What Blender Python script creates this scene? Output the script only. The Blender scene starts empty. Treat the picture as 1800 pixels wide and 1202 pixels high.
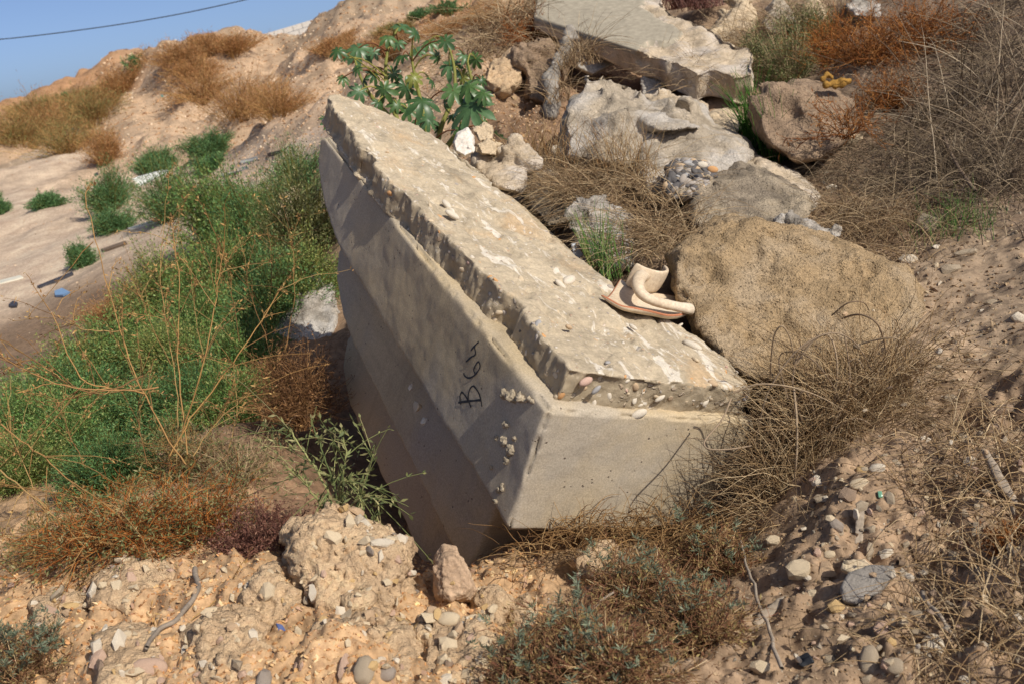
import bpy, bmesh, math, random
import numpy as np
from mathutils import Vector, Matrix, Euler

random.seed(7)
rng = np.random.default_rng(11)
scene = bpy.context.scene
COL = scene.collection

# ------------------------------------------------------------------ camera
FPX = 1750.0                      # focal length in pixels of the 1800 px wide photograph
PITCH, ROLL = math.radians(-16.5), math.radians(-9.0)
CAM = np.array([0.0, 0.0, 1.0])
cam_data = bpy.data.cameras.new('camera')
cam_data.sensor_width = 36.0
cam_data.lens = 36.0 * FPX / 1800.0
cam_data.clip_start = 0.05
cam_data.clip_end = 2000.0
cam_data.dof.use_dof = True
cam_data.dof.focus_distance = 2.3
cam_data.dof.aperture_fstop = 8.0
cam_ob = bpy.data.objects.new('camera', cam_data)
COL.objects.link(cam_ob)
_M = Euler((math.radians(90) + PITCH, 0, 0)).to_matrix() @ Euler((0, 0, ROLL)).to_matrix()
cam_ob.matrix_world = Matrix.Translation(Vector(CAM)) @ _M.to_4x4()
scene.camera = cam_ob
RC = np.array(_M)

# ------------------------------------------------------------------ sun, sky, exposure
SUN_CAM = np.array([0.447, 0.55, 0.706])
SUN = RC @ (SUN_CAM / np.linalg.norm(SUN_CAM))
sun_el = math.asin(SUN[2]); sun_az = math.atan2(SUN[0], SUN[1])
sl = bpy.data.lights.new('sun', 'SUN')
sl.energy = 4.1; sl.angle = math.radians(0.53); sl.color = (1.0, 0.93, 0.82)
so = bpy.data.objects.new('sun', sl); COL.objects.link(so)
so.rotation_euler = Vector(SUN).to_track_quat('Z', 'Y').to_euler()
so.location = (3, -3, 8)
world = bpy.data.worlds.new('World'); scene.world = world
world.use_nodes = True
wn = world.node_tree; wn.nodes.clear()
_sky = wn.nodes.new('ShaderNodeTexSky'); _sky.sky_type = 'NISHITA'; _sky.sun_disc = False
_sky.sun_elevation = sun_el; _sky.sun_rotation = sun_az
_sky.altitude = 0; _sky.air_density = 0.36; _sky.dust_density = 1.5; _sky.ozone_density = 2.4
_bg = wn.nodes.new('ShaderNodeBackground'); _bg.inputs[1].default_value = 0.135
_wo = wn.nodes.new('ShaderNodeOutputWorld')
wn.links.new(_sky.outputs[0], _bg.inputs[0]); wn.links.new(_bg.outputs[0], _wo.inputs[0])
scene.view_settings.view_transform = 'Standard'
scene.view_settings.look = 'None'
scene.view_settings.exposure = 0.08
scene.view_settings.gamma = 1.0
scene.view_settings.use_curve_mapping = False
scene.render.engine = 'CYCLES'
scene.cycles.use_denoising = True
scene.cycles.max_bounces = 6
scene.cycles.transparent_max_bounces = 4

# ------------------------------------------------------------------ pixel <-> place
def W(px, py, Z):
    """a point seen at photograph pixel (px, py), Z metres in front of the camera"""
    v = np.array([(px - 900) / FPX * Z, (601 - py) / FPX * Z, -Z])
    return RC @ v + CAM
def WV(px, py, Z):
    px, py, Z = np.broadcast_arrays(np.asarray(px, float), np.asarray(py, float), np.asarray(Z, float))
    v = np.stack([(px - 900) / FPX * Z, (601 - py) / FPX * Z, -Z], -1)
    return v @ RC.T + CAM
def depth_of(p):
    return -((np.asarray(p) - CAM) @ RC)[..., 2]

# ------------------------------------------------------------------ noise
_perm = np.random.default_rng(3).permutation(256)
_perm = np.concatenate([_perm, _perm])
_g3 = np.random.default_rng(4).normal(size=(256, 3)); _g3 /= np.linalg.norm(_g3, axis=1)[:, None]
def perlin(p):
    p = np.asarray(p, float)
    i = np.floor(p).astype(int); f = p - i; i = i & 255
    u = f * f * f * (f * (f * 6 - 15) + 10)
    out = 0
    for dx in (0, 1):
        wx = u[:, 0] if dx else 1 - u[:, 0]
        for dy in (0, 1):
            wy = u[:, 1] if dy else 1 - u[:, 1]
            for dz in (0, 1):
                wz = u[:, 2] if dz else 1 - u[:, 2]
                h = _perm[_perm[_perm[(i[:, 0] + dx) & 255] + ((i[:, 1] + dy) & 255)] + ((i[:, 2] + dz) & 255)]
                g = _g3[h]
                out = out + wx * wy * wz * (g[:, 0] * (f[:, 0] - dx) + g[:, 1] * (f[:, 1] - dy) + g[:, 2] * (f[:, 2] - dz))
    return out * 1.5
def fbm(p, scale, octaves=4, gain=0.55, lac=2.1, ridged=False):
    p = np.asarray(p, float) * scale; a, s = 1.0, 0.0; t = 0
    for k in range(octaves):
        v = perlin(p + 17.3 * k)
        if ridged: v = 1 - 2 * np.abs(v)
        s = s + a * v; t += a; a *= gain; p = p * lac
    return s / t

def worley(p, scale):
    p = np.asarray(p, float) * scale; i = np.floor(p).astype(int); best = np.full(len(p), 9.0)
    for dx in (-1, 0, 1):
        for dy in (-1, 0, 1):
            for dz in (-1, 0, 1):
                c = i + [dx, dy, dz]
                h = _perm[_perm[_perm[c[:, 0] & 255] + (c[:, 1] & 255)] + (c[:, 2] & 255)]
                f = c + np.stack([(h * 37 % 256) / 256., (h * 91 % 256) / 256., (h * 153 % 256) / 256.], -1)
                best = np.minimum(best, ((p - f) ** 2).sum(1))
    return np.sqrt(best)
# ------------------------------------------------------------------ objects
def mesh_from(name, verts, faces):
    """verts (N,3); faces: an (M,k) array or a list of tuples"""
    me = bpy.data.meshes.new(name)
    verts = np.asarray(verts, np.float32)
    if isinstance(faces, np.ndarray):
        m, k = faces.shape
        me.vertices.add(len(verts)); me.vertices.foreach_set('co', verts.ravel())
        me.loops.add(m * k); me.loops.foreach_set('vertex_index', faces.astype(np.int32).ravel())
        me.polygons.add(m)
        me.polygons.foreach_set('loop_start', np.arange(0, m * k, k, dtype=np.int32))
        me.update(calc_edges=True)
    else:
        me.from_pydata(verts.tolist(), [], faces); me.update()
    return me
def set_col(me, cols):
    a = me.color_attributes.new('Col', 'FLOAT_COLOR', 'POINT')
    c = np.ones((len(me.vertices), 4), np.float32); c[:, :3] = cols
    a.data.foreach_set('color', c.ravel())
def smooth(me, on=True):
    me.polygons.foreach_set('use_smooth', np.full(len(me.polygons), on))
def ob(name, me, mat=None, parent=None, label=None, cat=None, group=None, kind=None):
    o = bpy.data.objects.new(name, me); COL.objects.link(o)
    if mat is not None and me is not None and len(me.materials) == 0: me.materials.append(mat)
    if parent is not None: o.parent = parent
    if label: o['label'] = label
    if cat: o['category'] = cat
    if group: o['group'] = group
    if kind: o['kind'] = kind
    return o
def empty(name, loc=(0, 0, 0), label=None, cat=None, group=None, kind=None):
    o = ob(name, None, None, None, label, cat, group, kind); o.location = loc
    o.empty_display_size = 0.1
    return o
def verts_of(me):
    a = np.empty(len(me.vertices) * 3, np.float32); me.vertices.foreach_get('co', a); return a.reshape(-1, 3).astype(float)
def normals_of(me):
    a = np.empty(len(me.vertices) * 3, np.float32); me.vertex_normals.foreach_get('vector', a); return a.reshape(-1, 3).astype(float)
def put_verts(me, v):
    me.vertices.foreach_set('co', np.asarray(v, np.float32).ravel()); me.update()
def remeshed(me, voxel):
    o = bpy.data.objects.new('tmp', me); COL.objects.link(o)
    m = o.modifiers.new('r', 'REMESH'); m.mode = 'VOXEL'; m.voxel_size = voxel
    dg = bpy.context.evaluated_depsgraph_get()
    out = bpy.data.meshes.new_from_object(o.evaluated_get(dg))
    bpy.data.objects.remove(o); bpy.data.meshes.remove(me)
    return out
def laplace(me, v, it=1, f=0.5):
    e = np.empty(len(me.edges) * 2, np.int32); me.edges.foreach_get('vertices', e); e = e.reshape(-1, 2)
    deg = np.bincount(e.ravel(), minlength=len(v))[:, None]
    for _ in range(it):
        s = np.zeros_like(v)
        for k in range(3):
            s[:, k] = np.bincount(e[:, 0], v[e[:, 1], k], len(v)) + np.bincount(e[:, 1], v[e[:, 0], k], len(v))
        v = v + f * (s / np.maximum(deg, 1) - v)
    return v

# ------------------------------------------------------------------ materials
def rgb(h):
    """sRGB hex to linear"""
    c = np.array([int(h[i:i + 2], 16) for i in (0, 2, 4)]) / 255.0
    return np.where(c <= 0.04045, c / 12.92, ((c + 0.055) / 1.055) ** 2.4)
class NT:
    def __init__(s, name):
        s.m = bpy.data.materials.new(name); s.m.use_nodes = True
        s.t = s.m.node_tree; s.b = s.t.nodes['Principled BSDF']
        s.b.inputs['Specular IOR Level'].default_value = 0.25
        s.b.inputs['Roughness'].default_value = 0.9
    def n(s, typ, **kw):
        d = s.t.nodes.new(typ)
        for k, v in kw.items():
            if k in d.inputs.keys(): d.inputs[k].default_value = v
            else: setattr(d, k, v)
        return d
    def l(s, a, b): s.t.links.new(a, b)
    def coord(s, scale=1.0, stretch=None):
        c = s.n('ShaderNodeTexCoord'); m = s.n('ShaderNodeMapping')
        m.inputs['Scale'].default_value = stretch if stretch else (scale,) * 3
        s.l(c.outputs['Object'], m.inputs[0]); return m.outputs[0]
    def noise(s, co, scale, detail=4, rough=0.6, dist=0.0):
        d = s.n('ShaderNodeTexNoise'); d.inputs['Scale'].default_value = scale; d.inputs['Detail'].default_value = detail
        d.inputs['Roughness'].default_value = rough; d.inputs['Distortion'].default_value = dist
        s.l(co, d.inputs['Vector']); return d.outputs['Fac']
    def ramp(s, fac, stops):
        d = s.n('ShaderNodeValToRGB'); e = d.color_ramp.elements
        while len(e) < len(stops): e.new(0.5)
        for k, (p, c) in enumerate(stops):
            e[k].position = p
            e[k].color = (*c, 1) if hasattr(c, '__len__') else (c, c, c, 1)
        s.l(fac, d.inputs[0]); return d.outputs[0]
    def mix(s, fac, a, b, mode='MIX'):
        d = s.n('ShaderNodeMix', data_type='RGBA', blend_type=mode)
        for sock, v in ((d.inputs[0], fac), (d.inputs[6], a), (d.inputs[7], b)):
            if hasattr(v, 'is_linked'): s.l(v, sock)
            elif hasattr(v, '__len__'): sock.default_value = (*v[:3], 1)
            else: sock.default_value = v
        return d.outputs[2]
    def math(s, op, a, b=None):
        d = s.n('ShaderNodeMath', operation=op)
        for sock, v in ((d.inputs[0], a), (d.inputs[1], b)):
            if v is None: continue
            if hasattr(v, 'is_linked'): s.l(v, sock)
            else: sock.default_value = v
        return d.outputs[0]
    def color(s, c): s.l(c, s.b.inputs['Base Color'])
    def bump(s, h, strength=0.5, dist=0.01, prev=None):
        d = s.n('ShaderNodeBump'); d.inputs['Strength'].default_value = strength; d.inputs['Distance'].default_value = dist
        s.l(h, d.inputs['Height'])
        if prev is not None: s.l(prev, d.inputs['Normal'])
        return d.outputs[0]
    def normal(s, nrm): s.l(nrm, s.b.inputs['Normal'])
    def attr(s, name='Col'):
        d = s.n('ShaderNodeAttribute'); d.attribute_name = name; return d.outputs['Color']
def c3(*a): return tuple(float(x) for x in a)
def mul(c, k): return tuple(min(1.0, float(x) * k) for x in c)

def mat_stone(name, base, dark=0.55, light=1.35, scale=6.0, bump=0.5, dist=0.006, pits=0.0, speck=None, tint=None):
    """mottled stone: base colour, darker and lighter blotches, grain relief, optional pits, specks and a second tint"""
    t = NT(name); co = t.coord()
    a = t.noise(co, scale, 5, 0.65, 0.4)
    c = t.ramp(a, [(0.25, mul(base, dark)), (0.5, base), (0.75, mul(base, light))])
    if tint is not None:
        f = t.ramp(t.noise(co, scale * 0.45, 5, 0.6), [(0.47, 0.0), (0.62, 1.0)])
        c = t.mix(f, c, tint)
    f2 = t.noise(co, scale * 9, 5, 0.7)
    c = t.mix(0.35, c, t.ramp(f2, [(0.3, 0.25), (0.7, 0.95)]), 'OVERLAY')
    if speck is not None:
        v = t.n('ShaderNodeTexVoronoi'); v.inputs['Scale'].default_value = scale * 14; t.l(co, v.inputs['Vector'])
        m = t.ramp(v.outputs['Distance'], [(0.12, 1.0), (0.2, 0.0)])
        sel = t.ramp(t.noise(co, scale * 5, 2), [(0.55, 0.0), (0.6, 1.0)])
        c = t.mix(t.math('MULTIPLY', m, sel), c, speck)
    t.color(c)
    h = t.noise(co, scale * 12, 5, 0.75)
    nb = t.bump(h, bump, dist * .3)
    nb = t.bump(t.noise(co, scale * 3, 5, 0.65), bump * 0.8, dist * .9, nb)
    if pits:
        v = t.n('ShaderNodeTexVoronoi'); v.inputs['Scale'].default_value = scale * 10; t.l(co, v.inputs['Vector'])
        hp = t.ramp(v.outputs['Distance'], [(0.05, 0.0), (0.45, 1.0)])
        nb = t.bump(hp, pits, dist * .5, nb)
    t.normal(nb)
    return t.m
def mat_attr(name, rough=0.8, trans=0.0, spec=0.2, vary=0.25):
    """plant tissue: colour per strand or leaf from the Col attribute"""
    t = NT(name); c = t.attr()
    v = t.noise(t.coord(), 40, 3)
    c2 = t.mix(vary, c, t.ramp(v, [(0.3, 0.25), (0.7, 0.8)]), 'OVERLAY')
    t.color(c2)
    t.b.inputs['Roughness'].default_value = rough
    t.b.inputs['Specular IOR Level'].default_value = spec
    if trans:
        tr = t.n('ShaderNodeBsdfTranslucent'); t.l(c2, tr.inputs[0])
        mx = t.n('ShaderNodeMixShader'); mx.inputs[0].default_value = trans
        out = t.t.nodes['Material Output']
        t.l(t.b.outputs[0], mx.inputs[1]); t.l(tr.outputs[0], mx.inputs[2]); t.l(mx.outputs[0], out.inputs[0])
    return t.m
def mat_plain(name, base, rough=0.6, var=0.2, spec=0.3, scale=20, bump=0.1):
    t = NT(name); co = t.coord()
    c = t.ramp(t.noise(co, scale, 5), [(0.3, mul(base, 1 - var)), (0.7, mul(base, 1 + var))])
    t.color(c); t.b.inputs['Roughness'].default_value = rough; t.b.inputs['Specular IOR Level'].default_value = spec
    t.normal(t.bump(t.noise(co, scale * 5, 6), bump, 0.003))
    return t.m
# ------------------------------------------------------------------ the ground: one sheet, heights from measured places
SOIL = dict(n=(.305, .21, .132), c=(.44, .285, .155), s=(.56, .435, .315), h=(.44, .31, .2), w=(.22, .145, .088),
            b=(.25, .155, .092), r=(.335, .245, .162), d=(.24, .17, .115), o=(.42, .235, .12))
# px, py, distance, roughness, soil
GP = [
 (0,1202,1.85,1.7,'c'),(300,1202,1.62,1.7,'c'),(600,1202,1.52,1.7,'c'),(850,1202,1.5,1.7,'c'),(1100,1202,1.48,1.6,'n'),(1350,1202,1.42,1.6,'n'),(1600,1202,1.36,1.6,'n'),(1800,1202,1.3,1.6,'n'),
 (0,1080,2.15,1.7,'c'),(250,1080,1.9,1.7,'c'),(500,1080,1.74,1.7,'c'),(750,1100,1.72,1.7,'c'),(750,1050,1.9,1.7,'c'),
 (0,1000,2.4,.7,'c'),(200,1000,2.15,1.7,'c'),(400,990,2.02,1.7,'c'),(560,1010,1.92,1.7,'c'),(900,1000,2.12,1.7,'c'),(1000,985,2.16,.6,'c'),(1120,965,2.36,.6,'n'),(1240,935,2.42,.6,'n'),(1250,1010,2.0,.6,'n'),(1100,1060,1.85,.6,'n'),(1450,1000,1.7,1.6,'n'),(1650,1000,1.6,1.6,'n'),(1800,1000,1.5,1.6,'n'),
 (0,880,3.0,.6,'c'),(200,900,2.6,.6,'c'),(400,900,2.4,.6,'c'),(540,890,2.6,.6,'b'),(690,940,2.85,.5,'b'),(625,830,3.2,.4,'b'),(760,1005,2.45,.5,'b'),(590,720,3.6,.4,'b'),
 (1290,860,2.34,.6,'n'),(1380,850,2.12,.6,'n'),(1450,850,1.95,1.6,'n'),(1650,850,1.84,1.6,'n'),(1800,850,1.76,1.6,'n'),
 (1340,760,2.5,.5,'n'),(1500,720,2.25,.6,'n'),(1700,720,2.1,1.6,'n'),(1800,720,2.0,1.6,'n'),
 (1600,600,2.45,0.60,'r'),(1750,580,2.35,0.60,'r'),(1800,500,2.5,0.60,'r'),(1640,480,2.8,0.72,'r'),(1740,440,2.85,0.72,'r'),
 (1550,400,3.2,.6,'n'),(1650,370,3.15,.7,'d'),(1800,380,2.95,.7,'d'),(1450,300,3.7,.6,'n'),(1600,280,3.6,.7,'d'),(1800,280,3.3,.7,'d'),
 (1340,250,4.2,.6,'n'),(1350,180,4.6,.6,'n'),(1500,150,4.4,.7,'d'),(1650,150,4.2,.8,'d'),(1800,150,3.8,.8,'d'),(1350,60,5.6,0.8,'n'),(1480,30,5.4,.8,'d'),(1600,0,5.0,.8,'d'),(1800,0,4.5,.8,'d'),(1300,-20,6.6,.8,'n'),
 (1200,-60,7.5,.8,'n'),(1500,-90,6.2,.8,'n'),(1800,-90,5.2,.8,'d'),(1100,-80,9.,.8,'n'),
 (1150,560,2.75,.4,'n'),(1080,470,3.0,.5,'n'),(1150,420,3.2,.5,'n'),(1000,380,3.45,.5,'n'),(930,330,3.75,.6,'n'),(1250,330,3.7,.5,'n'),(1100,300,4.0,.5,'n'),
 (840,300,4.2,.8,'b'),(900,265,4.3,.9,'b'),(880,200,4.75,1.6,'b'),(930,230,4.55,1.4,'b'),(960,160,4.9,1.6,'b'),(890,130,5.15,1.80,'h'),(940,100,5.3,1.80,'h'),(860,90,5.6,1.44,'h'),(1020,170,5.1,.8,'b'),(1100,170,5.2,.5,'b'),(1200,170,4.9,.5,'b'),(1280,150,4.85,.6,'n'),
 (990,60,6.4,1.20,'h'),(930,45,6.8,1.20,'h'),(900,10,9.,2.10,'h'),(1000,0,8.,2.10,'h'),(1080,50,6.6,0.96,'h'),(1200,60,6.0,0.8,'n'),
 (820,160,6.2,1.20,'h'),(850,45,10,2.10,'o'),(760,190,6.4,1.20,'h'),(680,190,7.4,2.10,'h'),(790,100,9.5,2.10,'h'),(700,140,10.5,2.10,'h'),(640,150,13,1.89,'h'),
 (640,230,6.2,0.96,'h'),(700,260,5.2,0.96,'h'),(790,300,4.6,0.96,'h'),
 (740,80,14,2.10,'o'),(820,30,16,1.89,'o'),(680,60,19,2.10,'h'),(610,80,20,2.10,'h'),(600,110,17,2.10,'h'),
 (700,30,25,2.10,'r'),(620,40,25,2.31,'r'),(620,16,29,1.89,'r'),(550,36,28,1.89,'r'),(690,10,31,1.68,'r'),(800,8,27,1.68,'h'),(900,-20,20,.8,'h'),(760,-2,36,.7,'r'),
 (560,200,11.5,1.47,'h'),(520,180,16,1.68,'h'),(520,270,9.2,.6,'s'),(560,350,6.2,.5,'s'),(480,320,8.8,.4,'s'),(420,420,7.8,.3,'s'),(390,310,12.5,.35,'s'),(250,400,11,.25,'s'),(100,450,11,.25,'s'),(0,500,10,.25,'s'),
 (0,640,6.9,.25,'w'),(70,600,7.3,.25,'w'),(150,560,7.5,.25,'w'),(250,520,7.2,.3,'w'),(0,370,17,.3,'s'),(200,330,17,.3,'s'),(330,260,20,1.68,'h'),(450,230,15,1.68,'h'),
 (0,300,23,1.26,'r'),(0,258,28,1.68,'h'),(60,290,22,.5,'s'),(130,275,22,.5,'s'),(200,290,19.5,1.05,'h'),
 (250,200,25,2.10,'h'),(210,230,23.5,1.89,'h'),(300,130,28,2.10,'h'),(290,110,29,1.89,'h'),(360,85,30,1.89,'h'),(430,75,31,1.89,'h'),(470,92,33,1.47,'h'),(500,92,33,1.47,'h'),(527,84,31,1.47,'r'),(400,130,27,2.10,'h'),(400,190,23,2.10,'h'),(500,120,26,2.31,'h'),(480,170,21,1.89,'h'),
 (0,212,35,1.47,'o'),(70,192,35,1.47,'o'),(130,175,35,1.47,'o'),(190,145,35,1.47,'o'),(235,128,34,1.47,'r'),(60,240,30,1.47,'o'),(150,230,29,1.47,'o'),(200,190,31,1.47,'o'),
 (520,95,42,1.05,'r'),(460,100,46,1.05,'r'),(570,80,44,1.05,'r'),
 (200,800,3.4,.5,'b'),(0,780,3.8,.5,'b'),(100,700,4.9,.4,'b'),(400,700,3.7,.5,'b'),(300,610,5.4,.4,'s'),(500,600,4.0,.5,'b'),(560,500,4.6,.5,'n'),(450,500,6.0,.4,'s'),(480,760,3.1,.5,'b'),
]
_gp = np.array([W(a, b, z) for a, b, z, _, _ in GP])
_gr = np.array([g[3] for g in GP]); _gc = np.array([SOIL[g[4]] for g in GP])
_extra = []
for az in (-175, -130, -95, -65, -48):
    for r, z in ((.6, -.95), (1.5, -1.0), (3.5, -1.2), (8, -1.6), (20, -1.4), (60, -2.5), (160, -4.5), (800, -9)): _extra.append((az, r, z))
for az in (48, 65, 95, 130, 175):
    for r, z in ((.6, -.93), (1.5, -.9), (3.5, -.62), (8, .3), (20, 1.2), (60, 1.5), (160, 1.5)): _extra.append((az, r, z))
for az in (-30, -15, 0, 15, 30):
    _extra += [(az, .45, -.95), (az, 62, -1.5 if az < 5 else .6), (az, 200, -5 if az < 5 else -3), (az, 800, -9)]
_ep = np.array([(r * math.sin(math.radians(a)), r * math.cos(math.radians(a)), CAM[2] + z) for a, r, z in _extra])
CP = np.vstack([_gp, _ep])
def polar(x, y):
    return np.stack([np.arctan2(x, y) * 2.6, np.log(np.maximum(np.hypot(x, y), .2))], -1)
_pc = polar(CP[:, 0], CP[:, 1])
def _tps(r2): return r2 * np.log(r2 + 1e-9)
def _fit():
    n = len(CP); d = ((_pc[:, None] - _pc[None]) ** 2).sum(-1)
    A = np.zeros((n + 3, n + 3)); A[:n, :n] = _tps(d) + np.eye(n) * 2e-3
    A[:n, n] = 1; A[:n, n + 1:] = _pc; A[n, :n] = 1; A[n + 1:, :n] = _pc.T
    # heights are fitted as an angle (z / r) so that near and far places weigh alike
    r = np.hypot(CP[:, 0], CP[:, 1])
    b = np.zeros(n + 3); b[:n] = (CP[:, 2] - CAM[2]) / r
    return np.linalg.solve(A, b)
_wt = _fit()
def base_height(x, y):
    q = polar(x, y); out = np.empty(len(q)); r = np.hypot(x, y)
    for s in range(0, len(q), 20000):
        k = q[s:s + 20000]
        d = ((k[:, None] - _pc[None]) ** 2).sum(-1)
        out[s:s + 20000] = _tps(d) @ _wt[:-3] + _wt[-3] + k @ _wt[-2:]
    return out * r + CAM[2]
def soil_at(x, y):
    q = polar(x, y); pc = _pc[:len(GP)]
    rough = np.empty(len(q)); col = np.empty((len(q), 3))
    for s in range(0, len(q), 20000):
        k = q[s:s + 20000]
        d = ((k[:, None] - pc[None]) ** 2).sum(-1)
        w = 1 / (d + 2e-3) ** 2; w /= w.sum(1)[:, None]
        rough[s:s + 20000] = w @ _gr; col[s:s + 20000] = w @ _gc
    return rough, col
# polar grid: fine inside the view, coarse elsewhere
_az = np.concatenate([np.radians(np.arange(-180, -38, 4.)), np.radians(np.linspace(-38, 38, 520)), np.radians(np.arange(42, 180.1, 4.))])
_lr = np.concatenate([np.linspace(math.log(.3), math.log(1.15), 14)[:-1], np.linspace(math.log(1.15), math.log(7), 470)[:-1],
                      np.linspace(math.log(7), math.log(50), 220)[:-1], np.linspace(math.log(50), math.log(900), 30)])
NA, NR = len(_az), len(_lr)
_AA, _RR = np.meshgrid(_az, np.exp(_lr), indexing='ij')
_gx, _gy = (_RR * np.sin(_AA)).ravel(), (_RR * np.cos(_AA)).ravel()
# base height on a coarser grid, then interpolated
_ca = np.concatenate([_az[:36], np.radians(np.linspace(-38, 38, 160)), _az[-35:]]); _cl = np.linspace(_lr[0], _lr[-1], 200)
_cA, _cR = np.meshgrid(_ca, np.exp(_cl), indexing='ij')
_cx, _cy = (_cR * np.sin(_cA)).ravel(), (_cR * np.cos(_cA)).ravel()
_ch = ((base_height(_cx, _cy) - CAM[2]) / _cR.ravel()).reshape(len(_ca), -1)
_crg, _ccl = soil_at(_cx, _cy)
def _interp(grid, ga, gl, az, lr):
    i = np.clip(np.searchsorted(ga, az) - 1, 0, len(ga) - 2); j = np.clip(np.searchsorted(gl, lr) - 1, 0, len(gl) - 2)
    fa = np.clip((az - ga[i]) / (ga[i + 1] - ga[i]), 0, 1); fl = np.clip((lr - gl[j]) / (gl[j + 1] - gl[j]), 0, 1)
    if grid.ndim == 3: fa, fl = fa[:, None], fl[:, None]
    return grid[i, j] * (1 - fa) * (1 - fl) + grid[i + 1, j] * fa * (1 - fl) + grid[i, j + 1] * (1 - fa) * fl + grid[i + 1, j + 1] * fa * fl
_ra, _rl = _AA.ravel(), np.log(_RR).ravel()
_gz = _interp(_ch, _ca, _cl, _ra, _rl) * _RR.ravel() + CAM[2]
_rough = _interp(_crg.reshape(len(_ca), -1), _ca, _cl, _ra, _rl)
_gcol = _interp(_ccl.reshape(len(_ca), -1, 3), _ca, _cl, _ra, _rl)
_R = _RR.ravel(); _disp = np.zeros(len(_R))
for k, lam in enumerate((6.0, 3.0, 1.5, .75, .38, .19, .095, .048, .024)):
    sel = (lam < .2 * _R) & (lam > .0065 * _R)
    fade = np.clip((.2 * _R[sel] - lam) / (.08 * _R[sel]), 0, 1) * np.clip((lam - .0065 * _R[sel]) / (.008 * _R[sel]), 0, 1)
    p = np.stack([_gx[sel] / lam, _gy[sel] / lam, np.full(sel.sum(), 3.7 * k)], -1)
    nz = perlin(p)
    if k % 2 == 0: nz = .5 - 1.6 * np.abs(nz)
    _disp[sel] += .15 * lam ** .9 * nz * fade
_near = np.where((_R < 5.5) & (np.abs(_AA.ravel()) < .7))[0]
_pn = np.stack([_gx[_near], _gy[_near], np.zeros(len(_near))], -1); _fd = np.clip((5.5 - _R[_near]) / 2, 0, 1)
_disp[_near] += ((.45 - worley(_pn + 3, 17)) * .022 + (.45 - worley(_pn, 45)) * .009) * _fd
_gz2 = _gz + _disp * _rough
GH = _gz2.reshape(NA, NR)
def ground_z(x, y):
    x = np.atleast_1d(np.asarray(x, float)); y = np.atleast_1d(np.asarray(y, float))
    return _interp(GH, _az, _lr, np.arctan2(x, y), np.log(np.hypot(x, y)))
def ground_hit(px, py, rmin=1.0, rmax=80.0):
    """where the ray through a photograph pixel first meets the ground"""
    d = W(px, py, 1.0) - CAM
    t = np.exp(np.linspace(math.log(rmin), math.log(rmax), 1500)) / np.hypot(d[0], d[1])
    p = CAM + t[:, None] * d
    below = p[:, 2] < ground_z(p[:, 0], p[:, 1])
    if not below.any(): return p[-1]
    k = max(1, int(np.argmax(below)))
    return p[k]
def grid_normal(p):
    e = .02 * math.hypot(p[0], p[1])
    z = ground_z([p[0] + e, p[0] - e, p[0], p[0]], [p[1], p[1], p[1] + e, p[1] - e])
    n = np.array([-(z[0] - z[1]) / (2 * e), -(z[2] - z[3]) / (2 * e), 1.0]); return n / np.linalg.norm(n)

def mat_ground():
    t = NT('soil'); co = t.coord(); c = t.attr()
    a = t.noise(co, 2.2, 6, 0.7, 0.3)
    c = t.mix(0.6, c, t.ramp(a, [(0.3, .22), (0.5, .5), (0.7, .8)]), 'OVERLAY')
    b = t.noise(co, 38, 4, 0.75)
    c = t.mix(0.55, c, t.ramp(b, [(0.32, .15), (0.5, .5), (0.7, .85)]), 'OVERLAY')
    # small stones and shell crumbs too fine to pick apart
    v = t.n('ShaderNodeTexVoronoi'); v.inputs['Scale'].default_value = 95; v.inputs['Randomness'].default_value = 1; t.l(co, v.inputs['Vector'])
    m = t.ramp(v.outputs['Distance'], [(0.16, 1.0), (0.26, 0.0)])
    sel = t.ramp(t.noise(co, 60, 2), [(0.56, 0.0), (0.60, 1.0)])
    hue = t.ramp(v.outputs['Color'], [(0.2, (.5, .42, .33)), (0.5, (.36, .27, .2)), (0.8, (.6, .5, .38))])
    c = t.mix(t.math('MULTIPLY', m, sel), c, hue)
    t.color(c)
    nb = t.bump(t.noise(co, 85, 5, 0.78), 0.8, 0.0035)
    nb = t.bump(t.math('MULTIPLY', m, sel), 0.6, 0.003, nb)
    t.normal(nb); return t.m
_idx = np.arange(NA * NR).reshape(NA, NR)
_f = np.stack([_idx[:-1, :-1], _idx[1:, :-1], _idx[1:, 1:], _idx[:-1, 1:]], -1).reshape(-1, 4)[:, ::-1]
_seam = np.stack([_idx[-1, :-1], _idx[0, :-1], _idx[0, 1:], _idx[-1, 1:]], -1).reshape(-1, 4)[:, ::-1] if abs(_az[-1] - math.pi) > .02 else np.zeros((0, 4), int)
_gm = mesh_from('ground', np.stack([_gx, _gy, _gz2], -1), np.vstack([_f, _seam]))
set_col(_gm, _gcol); smooth(_gm)
M_GROUND = mat_ground()
ground = ob('ground', _gm, M_GROUND, kind='structure', label='bare stony hillside soil falling to a sandy flat with rubble mounds beyond', cat='ground')
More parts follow.
